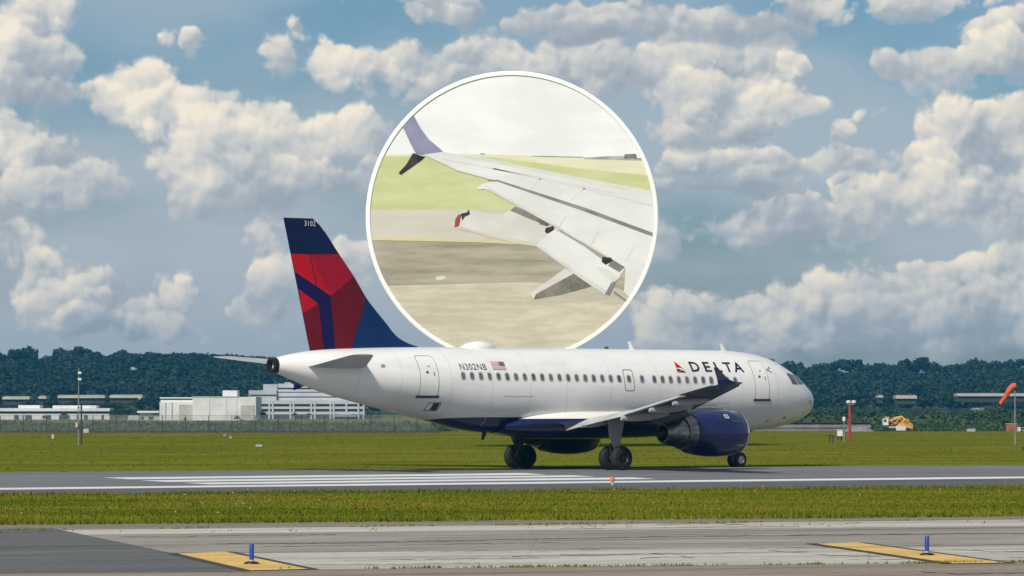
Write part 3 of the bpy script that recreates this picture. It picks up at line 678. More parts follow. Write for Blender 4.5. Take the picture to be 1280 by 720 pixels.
# flag, canton toward the nose
fs0, fs1, fz0, fz1 = 22.02, 21.20, 4.85, 5.25
for k in range(13):
    a, b = fz0 + (fz1 - fz0) * k / 13, fz0 + (fz1 - fz0) * (k + 1) / 13
    conform('flag_stripe', [[(fs0, a), (fs1, a), (fs1, b), (fs0, b)]], fus_w, M_FLAGR if k % 2 == 0 else M_FLAGW, .010, ds=1)
conform('flag_canton', [[(fs1 + .34, fz0 + .185), (fs1, fz0 + .185), (fs1, fz1), (fs1 + .34, fz1)]], fus_w, M_FLAGB, .014, ds=1)
conform('flag_stars', [rrect(fs1 + .04 + .065 * i, fs1 + .06 + .065 * i, fz0 + .215 + .045 * j, fz0 + .235 + .045 * j, .004, 1) for i in range(5) for j in range(4)], fus_w, M_FLAGW, .017, ds=1, dz=1)
# antennas, radome
hump = MB(); hp = []
for i in range(15):
    u = i / 14; s = 22.7 - 2.25 * u; w_ = .52 * math.sin(PI * min(max(u, .02), .98)) ** .6; h_ = .36 * math.sin(PI * min(max(u, .02), .98)) ** .75
    hp.append([L(s, -w_ * math.cos(a), 5.86 + (h_ + .06) * max(0, math.sin(a)) - (.15 if math.sin(a) < 0 else 0)) for a in [2 * PI * k / 20 for k in range(20)]])
obj('antenna_radome', hump.rings(hp), M_WHITE, jet, smooth=True, angle=60)
def blade(s, z, h, c, lean, m_, y=0., up_=1):
    b = MB(); R = []
    for t in (0, 1):
        cc = c * (1 - .45 * t); ss = s + lean * t; zz = z + up_ * h * t
        R.append([L(ss, y, zz), L(ss + cc * .4, y - .03, zz), L(ss + cc, y, zz), L(ss + cc * .4, y + .03, zz)])
    return obj('blade_antenna', b.rings(R), m_, jet)
blade(11.75, 5.92, .42, .38, .28, M_WHITE); blade(5.72, 5.88, .40, .38, .28, M_WHITE); blade(21.05, 1.84, .38, .30, .2, M_DGREY, up_=-1)
obj('beacon', MB().lathe([(0, .12), (.1, .10), (.16, .04)], L(13.6, 0, 5.93), 'z', 12, True, True), M_DSEAM, jet)
# drain and tail strike plate under the rear
conform('tail_strut', [rrect(26.3, 26.9, 2.80, 2.86, .02)], lambda s, z: .15, M_WHITE, .05, thick=.1)

# tailplanes
def wing_mesh(st, naca=.1, n=12, camber=0.):
    """st: list of (y, sLE, chord, z, thickness, twist)"""
    us_ = [.5 - .5 * math.cos(PI * k / n) for k in range(n + 1)]; R = []
    for y, sl_, c, z, t, tw in st:
        yt = lambda u: 5 * t * c * (.2969 * math.sqrt(u) - .126 * u - .3516 * u * u + .2843 * u ** 3 - .1036 * u ** 4)
        ring = [(u, yt(u) + .004) for u in us_] + [(u, -yt(u) * .85 - .004) for u in reversed(us_)]
        R.append([L(sl_ + c * u, y, z + q - tw * (u - .3) * c) for u, q in ring])
    return R
for sg in (-1, 1):
    st = [(sg * .35, 28.55, 3.55, 4.90, .09, 0), (sg * 1.3, 29.15, 3.05, 5.0, .09, 0), (sg * 5.55, 31.80, 1.36, 5.42, .085, 0), (sg * 5.80, 32.05, 1.08, 5.45, .07, 0), (sg * 5.88, 32.4, .68, 5.46, .05, 0)]
    obj('tailplane', MB().rings(wing_mesh(st)), M_TAILG, jet, smooth=True, angle=45)

# wings
def wing_station(y):
    if y < 6.4:
        t = (y - 1.9) / 4.5; return (11.25 + .535 * (y - 1.9), 6.35 - t * 2.38, 2.52 + t * .45, .13 - .02 * t, .06 - .03 * t)
    t = (y - 6.4) / 10.6; return (13.657 + .535 * (y - 6.4), 3.97 - t * 2.50, 2.97 + t * 1.20, .11 - .01 * t, .03 - .03 * t)
YS = [1.2, 1.9, 3., 4.2, 5.4, 6.4, 8, 10, 12, 14, 15.5, 16.6, 17.0]
for sg in (-1, 1):
    st = []
    for y in YS:
        a, c, z, t, tw = wing_station(y)
        st.append((sg * y, a, c * .80, z, t, tw))        # fixed wing box; flaps and ailerons carry the rest
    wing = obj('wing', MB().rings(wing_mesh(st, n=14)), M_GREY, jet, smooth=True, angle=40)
    # trailing-edge surfaces, slightly lowered
    def te_part(name, y0, y1, drop, m_, ch=.235):
        R = []
        for y in np.linspace(y0, y1, 6):
            a, c, z, t, tw = wing_station(y); sl_ = a + c * .785; z0 = z - tw * .5 * c - .02
            cc = c * ch; R.append([L(sl_ + cc * u, sg * y, z0 + q * c - drop * cc * u) for u, q in ((0, .012), (.15, .032), (.5, .025), (1, .003), (1, -.002), (.5, -.012), (.15, -.02))])
        return obj(name, MB().rings(R), m_, wing, smooth=True, angle=35)
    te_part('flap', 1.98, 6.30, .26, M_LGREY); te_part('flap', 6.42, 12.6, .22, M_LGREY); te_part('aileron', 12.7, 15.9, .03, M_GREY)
    # canoe fairings of the flap tracks
    for y, ln, rr in ((3.4, 2.3, .17), (6.45, 3.0, .23), (9.7, 2.7, .21), (12.3, 2.3, .18)):
        a, c, z, t, tw = wing_station(y); R = []
        s1 = a + c * 1.06; s0 = s1 - ln
        for u in np.linspace(0.02, 1, 12):
            r_ = rr * (math.sin(PI * min(u * .9 + .02, 1)) ** .6); s = s0 + ln * u; zc = z - .23 - tw * .5 * c * u - .16 * u
            R.append([L(s, sg * y + r_ * .62 * math.cos(q), zc + r_ * math.sin(q)) for q in [2 * PI * k / 14 for k in range(14)]])
        obj('flap_track_fairing', MB().rings(R), M_TAILG, wing, smooth=True, angle=60)
    # wingtip fence: arrow-shaped plate above and below the tip
    f_ = [(19.75, 4.20), (20.25, 4.36), (20.95, 4.88), (21.12, 4.88), (20.80, 4.30), (20.76, 4.10), (20.86, 3.92), (20.72, 3.92), (20.3, 4.08)]
    R = [[L(s, sg * (17.0 + dy + .18 * max(0, z - 4.2)), z) for s, z in f_] for dy in (-.03, .05)]
    obj('wingtip_fence', MB().rings(R), M_NAVY, wing)
    # slat line along the leading edge
    R = []
    for y in np.linspace(6.9, 16.3, 8):
        a, c, z, t, tw = wing_station(y)
        R.append([L(a + dx * c, sg * y, z + dz * c + tw * .3 * c) for dx, dz in ((-.035, -.030), (-.045, -.012), (-.02, .014), (.07, .038), (.08, .030), (.02, -.005))])
    obj('slat', MB().rings(R), M_GREY, wing, smooth=True, angle=35)
    # engine
    ex, ey, ez = 10.0, sg * 5.75, 1.80
    cowl = [(-.02, .86), (.10, .99), (.45, 1.09), (1.1, 1.155), (1.8, 1.16), (2.5, 1.10), (3.15, .985), (3.15, .93), (2.6, .95)]
    eng = obj('engine', MB().lathe([(-a, r) for a, r in cowl], L(ex, ey, ez), 'x', 48), M_NAVY, jet, smooth=True, angle=35)
    obj('inlet_lip', MB().lathe([(-a, r) for a, r in ((.16, 1.022), (.02, .955), (-.08, .90), (-.10, .86), (-.05, .80), (.25, .76))], L(ex, ey, ez), 'x', 48), M_LIP, eng, smooth=True)
    obj('inlet_duct', MB().lathe([(-a, r) for a, r in ((.24, .765), (.9, .80), (1.0, .80))], L(ex, ey, ez), 'x', 36, False, True), M_DGREY, eng, smooth=True, angle=40)
    obj('inlet_spinner', MB().lathe([(-a, r) for a, r in ((.55, .01), (.7, .13), (.98, .25))], L(ex, ey, ez), 'x', 24), M_DGREY, eng, smooth=True)
    obj('fan_nozzle', MB().lathe([(-a, r) for a, r in ((3.0, .955), (3.3, .90), (3.62, .80), (3.62, .74), (3.2, .75))], L(ex, ey, ez), 'x', 40), M_METAL, eng, smooth=True, angle=40)
    obj('core_cowl', MB().lathe([(-a, r) for a, r in ((3.1, .76), (3.7, .72), (4.3, .60), (4.75, .47), (4.75, .40), (4.4, .40))], L(ex, ey, ez), 'x', 36), M_METAL, eng, smooth=True, angle=40)
    obj('exhaust_plug', MB().lathe([(-a, r) for a, r in ((4.3, .30), (4.8, .24), (5.2, .10), (5.3, .02))], L(ex, ey, ez), 'x', 24), M_SOOT, eng, smooth=True)
    py = MB(); R = []
    for s, zt_, zb_, hw in ((ex + .9, 2.98, 2.85, .06), (ex + 1.8, 3.05, 2.75, .20), (ex + 3.2, 3.0, 2.55, .24), (ex + 4.6, 2.85, 2.30, .22), (ex + 6.0, 2.75, 2.45, .12), (ex + 7.0, 2.75, 2.62, .04)):
        R.append([L(s, ey + k * hw, z) for k, z in ((-.6, zt_), (.6, zt_), (1, (zt_ + zb_) / 2), (.7, zb_), (-.7, zb_), (-1, (zt_ + zb_) / 2))])
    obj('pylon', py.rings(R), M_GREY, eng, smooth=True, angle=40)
    # cowl details on the outboard side
    def on_cowl(name, s0, s1, a0, a1, m_, off=.012):
        V = []
        for i in range(5):
            for j in range(7):
                s = s0 + (s1 - s0) * i / 4; a = rad(a0 + (a1 - a0) * j / 6)
                r_ = np.interp(s, [q[0] for q in cowl[:7]], [q[1] for q in cowl[:7]]) + off; V.append(L(ex + s, ey - r_ * math.cos(a), ez + r_ * math.sin(a)))
        return obj(name, MB().add(V, [(i * 7 + j, i * 7 + j + 1, (i + 1) * 7 + j + 1, (i + 1) * 7 + j) for i in range(4) for j in range(6)]), m_, eng, smooth=True)
    if sg < 0:
        on_cowl('cowl_badge', 1.25, 1.52, 38, 51, M_LGREY); on_cowl('cowl_badge_mark', 1.34, 1.44, 41, 48, M_NAVY, .018)
        on_cowl('cowl_vent', .55, 1.15, 28, 33, M_DSEAM); on_cowl('cowl_joint', 1.60, 1.63, -80, 85, M_DSEAM, .006)
        on_cowl('maker_plate', .35, .80, -34, -30, M_LGREY); on_cowl('strake', .9, 1.5, 60, 61, M_NAVY, .10)

# landing gear
def wheel(gear, c, r, w_, rimr, outward):
    cx, cy, cz = c
    prof = [(-w_ / 2, rimr), (-w_ / 2, r * .80), (-w_ * .44, r * .92), (-w_ * .28, r * .985), (-w_ * .14, r), (w_ * .14, r), (w_ * .28, r * .985), (w_ * .44, r * .92), (w_ / 2, r * .80), (w_ / 2, rimr)]
    obj('tyre', MB().lathe(prof, c, 'y', 36), M_RUBBER, gear, smooth=True, angle=40)
    rp = [(-w_ * .40, .02), (-w_ * .40, rimr * .45), (-w_ * .22, rimr * .55), (-w_ * .22, rimr * .82), (-w_ * .47, rimr * 1.02), (w_ * .47, rimr * 1.02), (w_ * .22, rimr * .82), (w_ * .22, rimr * .55), (w_ * .40, rimr * .45), (w_ * .40, .02)]
    obj('rim', MB().lathe(rp, c, 'y', 24, True, True), M_RIM if r < .5 else M_SOOT, gear, smooth=True, angle=35)
for sg in (-1, 1):
    y = sg * 3.795
    gear = obj('main_gear', MB().tube(L(16.1, y, .62), L(16.05, y - sg * .05, 2.7), .13, .16, 14).tube(L(16.1, y, .62), L(16.1, y, 1.5), .09, n=12)
               .tube(L(16.1, y - .62, .585), L(16.1, y + .62, .585), .075).tube(L(16.05, y, 1.75), L(16.0, y - sg * 1.5, 2.5), .07)
               .tube(L(16.32, y, .75), L(16.45, y, 1.15), .04).tube(L(16.45, y, 1.15), L(16.2, y, 1.55), .04)
               .tube(L(15.85, y + .09, .7), L(15.95, y + .05, 2.4), .022, n=6), M_DGREY, jet, smooth=True, angle=40)
    for dy in (-.465, .465): wheel(gear, L(16.1, y + dy, .578), .585, .41, .27, dy)
    obj('brake_unit', MB().lathe([(-.28, .2), (.28, .2)], L(16.1, y, .585), 'y', 16, True, True), M_SOOT, gear)
    R = [[L(15.62, y + sg * .17, 2.62), L(16.72, y + sg * .17, 2.62), L(16.60, y + sg * .17, 1.62), L(16.25, y + sg * .15, .98), L(15.98, y + sg * .15, .98), L(15.85, y + sg * .17, 1.62)]]
    R.append([(p[0], p[1] + .035, p[2]) for p in R[0]])
    obj('gear_door', MB().rings(R), M_TAILG, gear)
ngear = obj('nose_gear', MB().tube(L(5.07, 0, .4), L(4.75, 0, 2.2), .075, .09).tube(L(5.07, -.32, .38), L(5.07, .32, .38), .05).tube(L(4.9, 0, 1.2), L(3.9, 0, 2.0), .05), M_LGREY, jet, smooth=True, angle=40)
for dy in (-.25, .25): wheel(ngear, L(5.07, dy, .378), .385, .225, .21, dy)
for dy in (-.42, .42): obj('gear_door', MB().box(*sorted((NOSE - 5.9, NOSE - 4.9)), dy - .015, dy + .015, 1.25, 1.85), M_WHITE, ngear)

# ------------------------------------------------------------------ round inset picture, built as a standing board behind the aircraft
BY = 290.; BU = BY / F_PX; bc = AT(640, 271.2, BY)
board = empty('round_inset_board', (bc.x, BY, 0), 'round white-rimmed inset picture of an airliner wing with lowered flaps, built as a board behind the jet', 'billboard')
BZ = bc.z; RB = 183 * BU; RI = 177.5 * BU
def bmat(name, c1, c2, sx, sz, lo=.35, hi=.65, c3=None, s3=(1, 1)):
    m_ = bpy.data.materials.new(name); m_.use_nodes = True; t = NT(m_.node_tree); b = m_.node_tree.nodes['Principled BSDF']; b.inputs['Roughness'].default_value = .8; b.inputs['Specular IOR Level'].default_value = .1
    c = t.n('ShaderNodeTexCoord').outputs['Object']
    col = t.mix(t.mr(t.noise(t.v('MULTIPLY', c, (sx, 1, sz)), 1., 4, .6).outputs[0], lo, hi), c1, c2)
    if c3: col = t.mix(t.m('MULTIPLY', t.mr(t.noise(t.v('MULTIPLY', c, (s3[0], 1, s3[1])), 1., 6, .7).outputs[0], .42, .66), .6), col, c3)
    t.put(b.inputs['Base Color'], col); return m_
MB_SKY = bmat('print_sky', (0.768, 0.774, 0.768), (0.870, 0.870, 0.859), .12, .3)
MB_FAR = bmat('print_far_field', (0.768, 0.746, 0.588), (0.678, 0.678, 0.452), .2, 1.5)
MB_GRASS = bmat('print_grass', (0.520, 0.542, 0.260), (0.621, 0.627, 0.362), .25, .8, c3=(0.565, 0.571, 0.305), s3=(.5, 2))
MB_STRAW = bmat('print_straw', (0.678, 0.644, 0.429), (0.746, 0.712, 0.520), .2, 1.2)
MB_TAXI = bmat('print_taxiway', (0.570, 0.529, 0.457), (0.631, 0.590, 0.518), .1, .6)
MB_YEL = bmat('print_yellow', (.70, .60, .32), (.62, .54, .32), .3, 1)
MB_TARM = bmat('print_tarmac', (0.282, 0.249, 0.186), (0.429, 0.384, 0.299), .14, 1.3, c3=(0.520, 0.475, 0.379), s3=(.07, .7))
MB_TARL = bmat('print_tarmac_pale', (0.542, 0.492, 0.379), (0.655, 0.593, 0.480), .4, 1.8, c3=(0.441, 0.395, 0.305), s3=(.06, .8))
MB_WING = bmat('print_wing', (0.691, 0.687, 0.671), (0.773, 0.768, 0.752), .2, .4)
MB_SPO = bmat('print_wing_panel', (0.620, 0.620, 0.610), (0.691, 0.687, 0.671), .6, 1.2)
MB_WSH = bmat('print_wing_warm', (0.610, 0.590, 0.549), (0.712, 0.691, 0.646), .2, .4)
MB_LAV = bmat('print_lavender', (.21, .21, .33), (.30, .30, .43), .3, .3)
MB_BLK = bmat('print_black', (.02, .02, .022), (.06, .055, .055), .8, .8)
MB_DK = bmat('print_umber', (.12, .105, .09), (.26, .235, .20), .5, .5)
MB_GAP = bmat('print_gap', (.20, .195, .19), (.30, .29, .285), .6, .6)
MB_SEAM = bmat('print_seam', (0.599, 0.593, 0.588), (0.678, 0.672, 0.661), .6, .6)
MB_REDT = bmat('print_red', (.36, .085, .06), (.30, .07, .055), 2, 2)
MB_BLD = bmat('print_buildings', (.28, .28, .26), (.50, .50, .47), .9, 3)
MB_RING = mat('ring_white', (.92, .92, .91), .5)
NC = 128
obj('backing_disc', MB().rings([[(RI * 1.01 * math.cos(2 * PI * k / NC), y, BZ + RI * 1.01 * math.sin(2 * PI * k / NC)) for k in range(NC)] for y in (0, .35)]), M_BGREY, board)
RR = []
for r_, y in ((RI, -.02), (RI + .01, -.075), (RI + .03, -.09), (RB - .06, -.09), (RB, -.05), (RB, .40), (RI, .40)):
    RR.append([(r_ * math.cos(2 * PI * k / NC), y, BZ + r_ * math.sin(2 * PI * k / NC)) for k in range(NC)])
obj('rim_ring', MB().rings(RR, False, False), MB_RING, board, smooth=True, angle=30)
for px in (672, 713):
    x_ = (px - 640) * BU - 0; obj('support_post', MB().box(x_ - .28, x_ + .28, .42, .95, 0, BZ - 3), M_STEEL, board)
clipc = [(RI * 1.0 * math.cos(2 * PI * k / 96), RI * math.sin(2 * PI * k / 96)) for k in range(96)]
def clip_disc(P_):
    for i in range(96):
        a, b = clipc[i], clipc[(i + 1) % 96]; ins = lambda p: (b[0] - a[0]) * (p[1] - a[1]) - (b[1] - a[1]) * (p[0] - a[0]) >= 0
        out_ = []
        for j in range(len(P_)):
            p, q = P_[j - 1], P_[j]; ip, iq = ins(p), ins(q)
            if ip != iq:
                d1 = (b[0] - a[0]) * (p[1] - a[1]) - (b[1] - a[1]) * (p[0] - a[0]); d2 = (b[0] - a[0]) * (q[1] - a[1]) - (b[1] - a[1]) * (q[0] - a[0]); t = d1 / (d1 - d2)
                out_.append((p[0] + (q[0] - p[0]) * t, p[1] + (q[1] - p[1]) * t))
            if iq: out_.append(q)
        P_ = out_
        if not P_: break
    return P_
def pic(name, pts, layer, m_, th=.03):
    """one raised piece of the picture; pts are (right, down) in half-units from the picture's upper left"""
    P_ = clip_disc([((450 + x / 2 - 640) * BU, (271.2 - 80 - y / 2) * BU) for x, y in pts])
    if len(P_) < 3: return
    y = -.004 - layer * .004
    R = [[(x, yy, BZ + z) for x, z in P_] for yy in (y + th if layer > 2 else 0.0, y)]
    return obj(name, MB().rings(R), m_, board)
pic('picture_sky', [(-50, -50), (850, -50), (850, 300), (-50, 300)], 1, MB_SKY)
pic('picture_far_field', [(-20, 224), (300, 225), (560, 232), (790, 238), (790, 330), (-20, 330)], 2, MB_FAR)
pic('picture_straw', [(300, 230), (790, 246), (790, 320), (300, 300)], 3, MB_STRAW)
pic('picture_grass', [(-20, 231), (160, 229), (330, 232), (560, 262), (790, 285), (790, 400), (-20, 370)], 4, MB_GRASS)
pic('picture_taxiway', [(-20, 366), (300, 363), (500, 370), (500, 450), (-20, 436)], 5, MB_TAXI)
pic('picture_yellow_line', [(-20, 432), (300, 438), (500, 449), (500, 456), (300, 446), (-20, 439)], 6, MB_YEL)
pic('picture_tarmac', [(-20, 440), (300, 447), (500, 456), (790, 470), (790, 800), (-20, 800)], 6, MB_TARM)
pic('picture_pale_tarmac', [(-20, 556), (190, 552), (420, 545), (640, 560), (790, 600), (790, 820), (-20, 820)], 7, MB_TARL)
pic('picture_taxi_mark', [(286, 438), (330, 428), (352, 436), (330, 441)], 6.5, MB_TARL)

pic('picture_patch', [(188, 534), (204, 529), (218, 533), (206, 540), (192, 540)], 7.5, MB_WSH)
pic('picture_skyline', [(430, 228), (560, 231), (560, 234), (430, 231)], 4.5, MB_BLD); pic('picture_skyline', [(560, 233), (640, 229), (662, 230), (664, 225), (690, 224), (694, 234), (760, 238), (760, 242), (560, 237)], 4.6, MB_BLD)
pic('picture_skyline', [(662, 225), (690, 224), (692, 237), (660, 236)], 5.2, MB_DK); pic('picture_skyline', [(300, 222), (312, 222), (312, 226), (300, 226)], 4.6, MB_BLD)
# wing pieces
pic('picture_flap_fairing', [(352, 384), (388, 356), (440, 378), (475, 400), (462, 410), (400, 398)], 8, MB_DK); pic('picture_flap_fairing', [(352, 380), (374, 366), (450, 398), (440, 406), (398, 396)], 9, MB_WSH)
pic('picture_flap', [(252, 370), (272, 364), (360, 382), (462, 404), (476, 412), (442, 456), (390, 448), (246, 410)], 10, MB_WSH)
pic('picture_flap_shade', [(246, 404), (300, 420), (440, 448), (442, 456), (390, 449), (246, 412)], 10.6, MB_TAXI)
pic('picture_flap_tip', [(238, 388), (246, 376), (254, 376), (248, 404), (236, 408)], 11, MB_REDT); pic('picture_bracket', [(252, 374), (268, 370), (272, 362), (275, 376), (262, 382), (256, 392)], 11.5, MB_BLK)
pic('picture_lower_fairing', [(428, 572), (512, 512), (532, 520), (586, 556), (500, 578), (434, 589)], 9, MB_WSH); pic('picture_lower_fairing_shade', [(434, 589), (440, 575), (534, 524), (586, 555), (500, 578)], 9.6, MB_DK)
pic('picture_inner_flap', [(482, 410), (560, 456), (612, 494), (662, 512), (640, 545), (618, 578), (560, 540), (440, 455)], 11, MB_WING)
pic('picture_flap_edge', [(440, 455), (446, 452), (560, 530), (622, 570), (618, 580), (560, 542)], 11.6, MB_SEAM)
pic('picture_bracket', [(464, 410), (484, 404), (486, 414), (470, 424), (462, 420)], 12, MB_BLK); pic('picture_bracket', [(606, 482), (628, 484), (632, 492), (614, 502), (604, 494)], 14.5, MB_BLK)
pic('picture_bracket', [(630, 488), (662, 508), (648, 520), (620, 504)], 14.2, MB_GAP); pic('picture_bracket', [(612, 576), (628, 546), (642, 542), (624, 578)], 14.2, MB_GAP)
pic('picture_panel', [(590, 505), (618, 512), (650, 535), (636, 545), (600, 520)], 14.3, MB_WSH); pic('picture_wire', [(636, 568), (700, 616), (698, 619), (634, 572)], 12, MB_GAP)
pic('picture_rear_wing', [(292, 314), (306, 300), (345, 292), (560, 360), (760, 440), (760, 640), (690, 600), (660, 570), (664, 512), (612, 478), (480, 402), (330, 318), (310, 312)], 13, MB_WING)
pic('picture_rear_wing_edge', [(306, 300), (314, 302), (480, 396), (612, 474), (664, 508), (664, 513), (612, 480), (480, 403), (330, 320)], 13.6, MB_SEAM)
pic('picture_main_wing', [(158, 226), (206, 219), (330, 238), (540, 282), (760, 322), (760, 440), (560, 366), (345, 292), (240, 264)], 14, MB_WING)
pic('picture_wing_gap', [(318, 290), (344, 289), (560, 358), (760, 432), (760, 442), (560, 368), (345, 294)], 14.8, MB_GAP)
for pts in ([(330, 262), (335, 260), (560, 310), (760, 360), (760, 363), (560, 313)], [(206, 236), (420, 276), (640, 322), (640, 325), (420, 279), (206, 239)], [(450, 286), (454, 286), (430, 312), (426, 312)], [(560, 310), (564, 311), (530, 340), (526, 340)], [(240, 262), (330, 286), (330, 290), (240, 266)]):
    pic('picture_panel_line', pts, 14.8, MB_SEAM)
for i in range(7):      # spoiler panels ahead of the gap, with narrow joints
    u0, u1 = i / 7 + .004, (i + 1) / 7 - .004; A0, A1, B0, B1 = (372, 298), (760, 426), (360, 274), (760, 372)
    la = lambda a, b, u: (a[0] + (b[0] - a[0]) * u, a[1] + (b[1] - a[1]) * u)
    pic('picture_spoiler', [la(B0, B1, u0), la(B0, B1, u1), la(A0, A1, u1), la(A0, A1, u0)], 14.5, MB_WING)
pic('picture_leading_edge', [(206, 219), (330, 238), (540, 282), (760, 322), (760, 333), (540, 291), (330, 246), (214, 226)], 14.6, MB_SPO)
for u in (.42, .63, .85):
    x = 345 + u * 400; y = 306 + u * 175; pic('picture_rear_joint', [(x, y), (x + 4, y + 1), (x - 20, y + 40), (x - 23, y + 38)], 13.8, MB_SEAM)
pic('picture_winglet', [(106, 156), (134, 128), (150, 158), (172, 188), (208, 218), (160, 226), (138, 222), (124, 194)], 15, MB_LAV)
pic('picture_lower_winglet', [(132, 222), (162, 232), (150, 242), (102, 276), (96, 272), (116, 250)], 15.5, MB_BLK)

# ------------------------------------------------------------------ markers and small airfield things
def marker(px, py, label):
    p = G(px, py); t = empty('edge_marker', (p.x, p.y, .026), label, 'marker', 'blue taxiway edge markers')
    obj('base_plate', MB().lathe([(0, .17), (.025, .16), (.05, .09)], (0, 0, 0), 'z', 20, True, True), M_SOOT, t)
    obj('post', MB().lathe([(.04, .048), (.40, .048), (.415, .04)], (0, 0, 0), 'z', 20, False, True), M_POST, t, smooth=True, angle=40)
    obj('reflector_band', MB().lathe([(.055, .0495), (.085, .0495)], (0, 0, 0), 'z', 20), M_LGREY, t, smooth=True)
marker(315, 706, 'blue tubular marker standing on the left yellow patch of the taxiway'); marker(1158, 695, 'blue tubular marker standing on the right yellow patch of the taxiway')
p = G(765.5, 606.5); t = empty('runway_light', (p.x, p.y, .006), 'small orange and white marker light at the near runway edge below the jet', 'marker light')
obj('stem', MB().tube((0, 0, 0), (0, 0, .16), .05), M_LGREY, t); obj('cap', MB().lathe([(.15, .09), (.25, .10), (.33, .05)], (0, 0, 0), 'z', 14, True, True), M_ORANGE, t, smooth=True, angle=40)

# mast on the left
p = G(100, 556); mast = empty('light_mast', (p.x, p.y, 0), 'tall thin grey mast with two floodlight heads left on the grass', 'mast')
k = p.y / F_PX
obj('lower_pole', MB().tube((.25 * k * 8, 0, 0), (.25 * k * 8, 0, 50 * k), .075, .06), M_DGREY, mast); obj('upper_pole', MB().tube((-1.5 * k, 0, 0), (-1.5 * k, 0, 96 * k), .05, .03), M_STEEL, mast)
obj('cross_arm', MB().box(-3 * k, 3 * k, -.04, .04, 46 * k, 47 * k), M_DGREY, mast)
for zz in (82, 90):
    hd = obj('lamp_head', MB().add([(-2.2 * k, -.15, (zz - 1.2) * k), (1.8 * k, -.15, (zz - 1.6) * k), (2 * k, -.15, (zz + 1.2) * k), (-2 * k, -.15, (zz + 1.6) * k), (-1.8 * k, .2, (zz - 1) * k), (1.4 * k, .2, (zz - 1) * k), (1.6 * k, .2, (zz + 1) * k), (-1.6 * k, .2, (zz + 1) * k)], [(0, 1, 2, 3), (4, 5, 6, 7), (0, 1, 5, 4), (1, 2, 6, 5), (2, 3, 7, 6), (3, 0, 4, 7)]), M_BWHITE, mast)
obj('control_box', MB().box(-5 * k, -2 * k, -.2, .1, 22 * k, 28 * k), M_BBEIGE, mast)

# chain-link fence
def fence(x0, x1, Y, n):
    t = empty('chain_link_fence', ((x0 + x1) / 2, Y, 0), 'grey-green chain-link fence running along the far edge of the grass at left', 'fence'); h = 21.5 / F_PX * Y; xs = np.linspace(x0, x1, n) - (x0 + x1) / 2
    for x in xs: obj('post', MB().tube((x, 0, -.3), (x, 0, h), .04, n=8), M_DGREY, t)
    obj('top_rail', MB().tube((xs[0], 0, h), (xs[-1], 0, h), .018, n=6), M_STEEL, t)
    # woven wire: real thin strips crossing at 45 degrees
    V = []
    pitch = .16; rw_ = .011
    for sgn in (1, -1):
        for x in np.arange(xs[0] - h, xs[-1] + h, pitch):
            V.append([(x - rw_, -.01 * sgn, .05), (x + rw_, -.01 * sgn, .05), (x + sgn * h + rw_, -.01 * sgn, h), (x + sgn * h - rw_, -.01 * sgn, h)])
    V = np.array(V); V = V[(V[:, 2, 0] > xs[0]) & (V[:, 2, 0] < xs[-1]) & (V[:, 0, 0] > xs[0]) & (V[:, 0, 0] < xs[-1])]
    soup('wire_mesh', V, M_STEEL, t, nv=4, kind='stuff')
    obj('kickboard', MB().box(xs[0], xs[-1], -.05, .05, -.3, .14), M_DGREY, t)
fence(-56, -7.5, 424, 21)

# windsock
p = G(1268.5, 556); t = empty('windsock', (p.x, p.y, 0), 'drooping orange-red windsock on a thin pole at the right edge', 'windsock')
k = p.y / F_PX; obj('pole', MB().tube((0, 0, 0), (0, 0, 75 * k), .06, .035), M_STEEL, t)
R = []
path = [(.8, 73.5, 5.2), (-2, 73.5, 5.6), (-5, 71, 5.2), (-9, 65, 4.6), (-13, 58.5, 4.0), (-18.5, 51.0, 3.2)]
for i, (x, z, r_) in enumerate(path):
    a = path[max(0, i - 1)]; b = path[min(len(path) - 1, i + 1)]; d = Vector((b[0] - a[0], 0, b[1] - a[1])).normalized(); u = Vector((d.z, 0, -d.x)); v = Vector((0, 1, 0)); r_ = r_ * .72
    R.append([Vector((x * k, 0, z * k)) + (u * math.cos(q) + v * math.sin(q)) * r_ * k for q in [2 * PI * j / 16 for j in range(16)]])
obj('sock', MB().rings(R), M_SOCK, t, smooth=True, angle=50); obj('hoop', MB().lathe([(-.03, .36), (.03, .36), (.03, .32)], (.8 * k, 0, 73.5 * k), 'x', 18), M_DGREY, t)

# red obstruction pole with twin lamps
p = G(1062, 551); t = empty('light_pole', (p.x, p.y, 0), 'red pole carrying a pair of pale lamps on the grass right of the nose', 'light pole')
k = p.y / F_PX; obj('pole', MB().tube((0, 0, 0), (0, 0, 45 * k), .13, .11), M_REDPOLE, t); obj('crossbar', MB().box(-3 * k, 6 * k, -.06, .06, 45 * k, 46.2 * k), M_STEEL, t)
for x in (-1.5, 5): obj('lamp', MB().lathe([(0, .10), (.1, .2), (.24, .2), (.3, .1)], (x * k, 0, 46 * k), 'z', 12, True, True), M_BWHITE, t)
obj('ladder', MB().box(-3.2 * k, -2.6 * k, -.04, .04, 0, 28 * k).box(-1.8 * k, -1.5 * k, -.04, .04, 0, 28 * k), M_REDPOLE, t)
def cabinet(px, py, w_, h_, Y, label, m_, legs=True, cat='cabinet', name='equipment_cabinet', z=0.):
    q = AT(px, py, Y); k = Y / F_PX; t = empty(name, (q.x, Y, z), label, cat); b0_ = q.z - z
    obj('body', MB().box(-w_ / 2 * k, w_ / 2 * k, -.3, .3, b0_, b0_ + h_ * k), m_, t)
    obj('lid', MB().box(-w_ / 2 * k - .04, w_ / 2 * k + .04, -.34, .34, b0_ + h_ * k, b0_ + h_ * k + .07), M_BGREY, t)
    if legs:
        for s_ in (-1, 1): obj('leg', MB().box(s_ * w_ * .3 * k - .05, s_ * w_ * .3 * k + .05, -.05, .05, 0, b0_), M_DGREY, t)
    return t
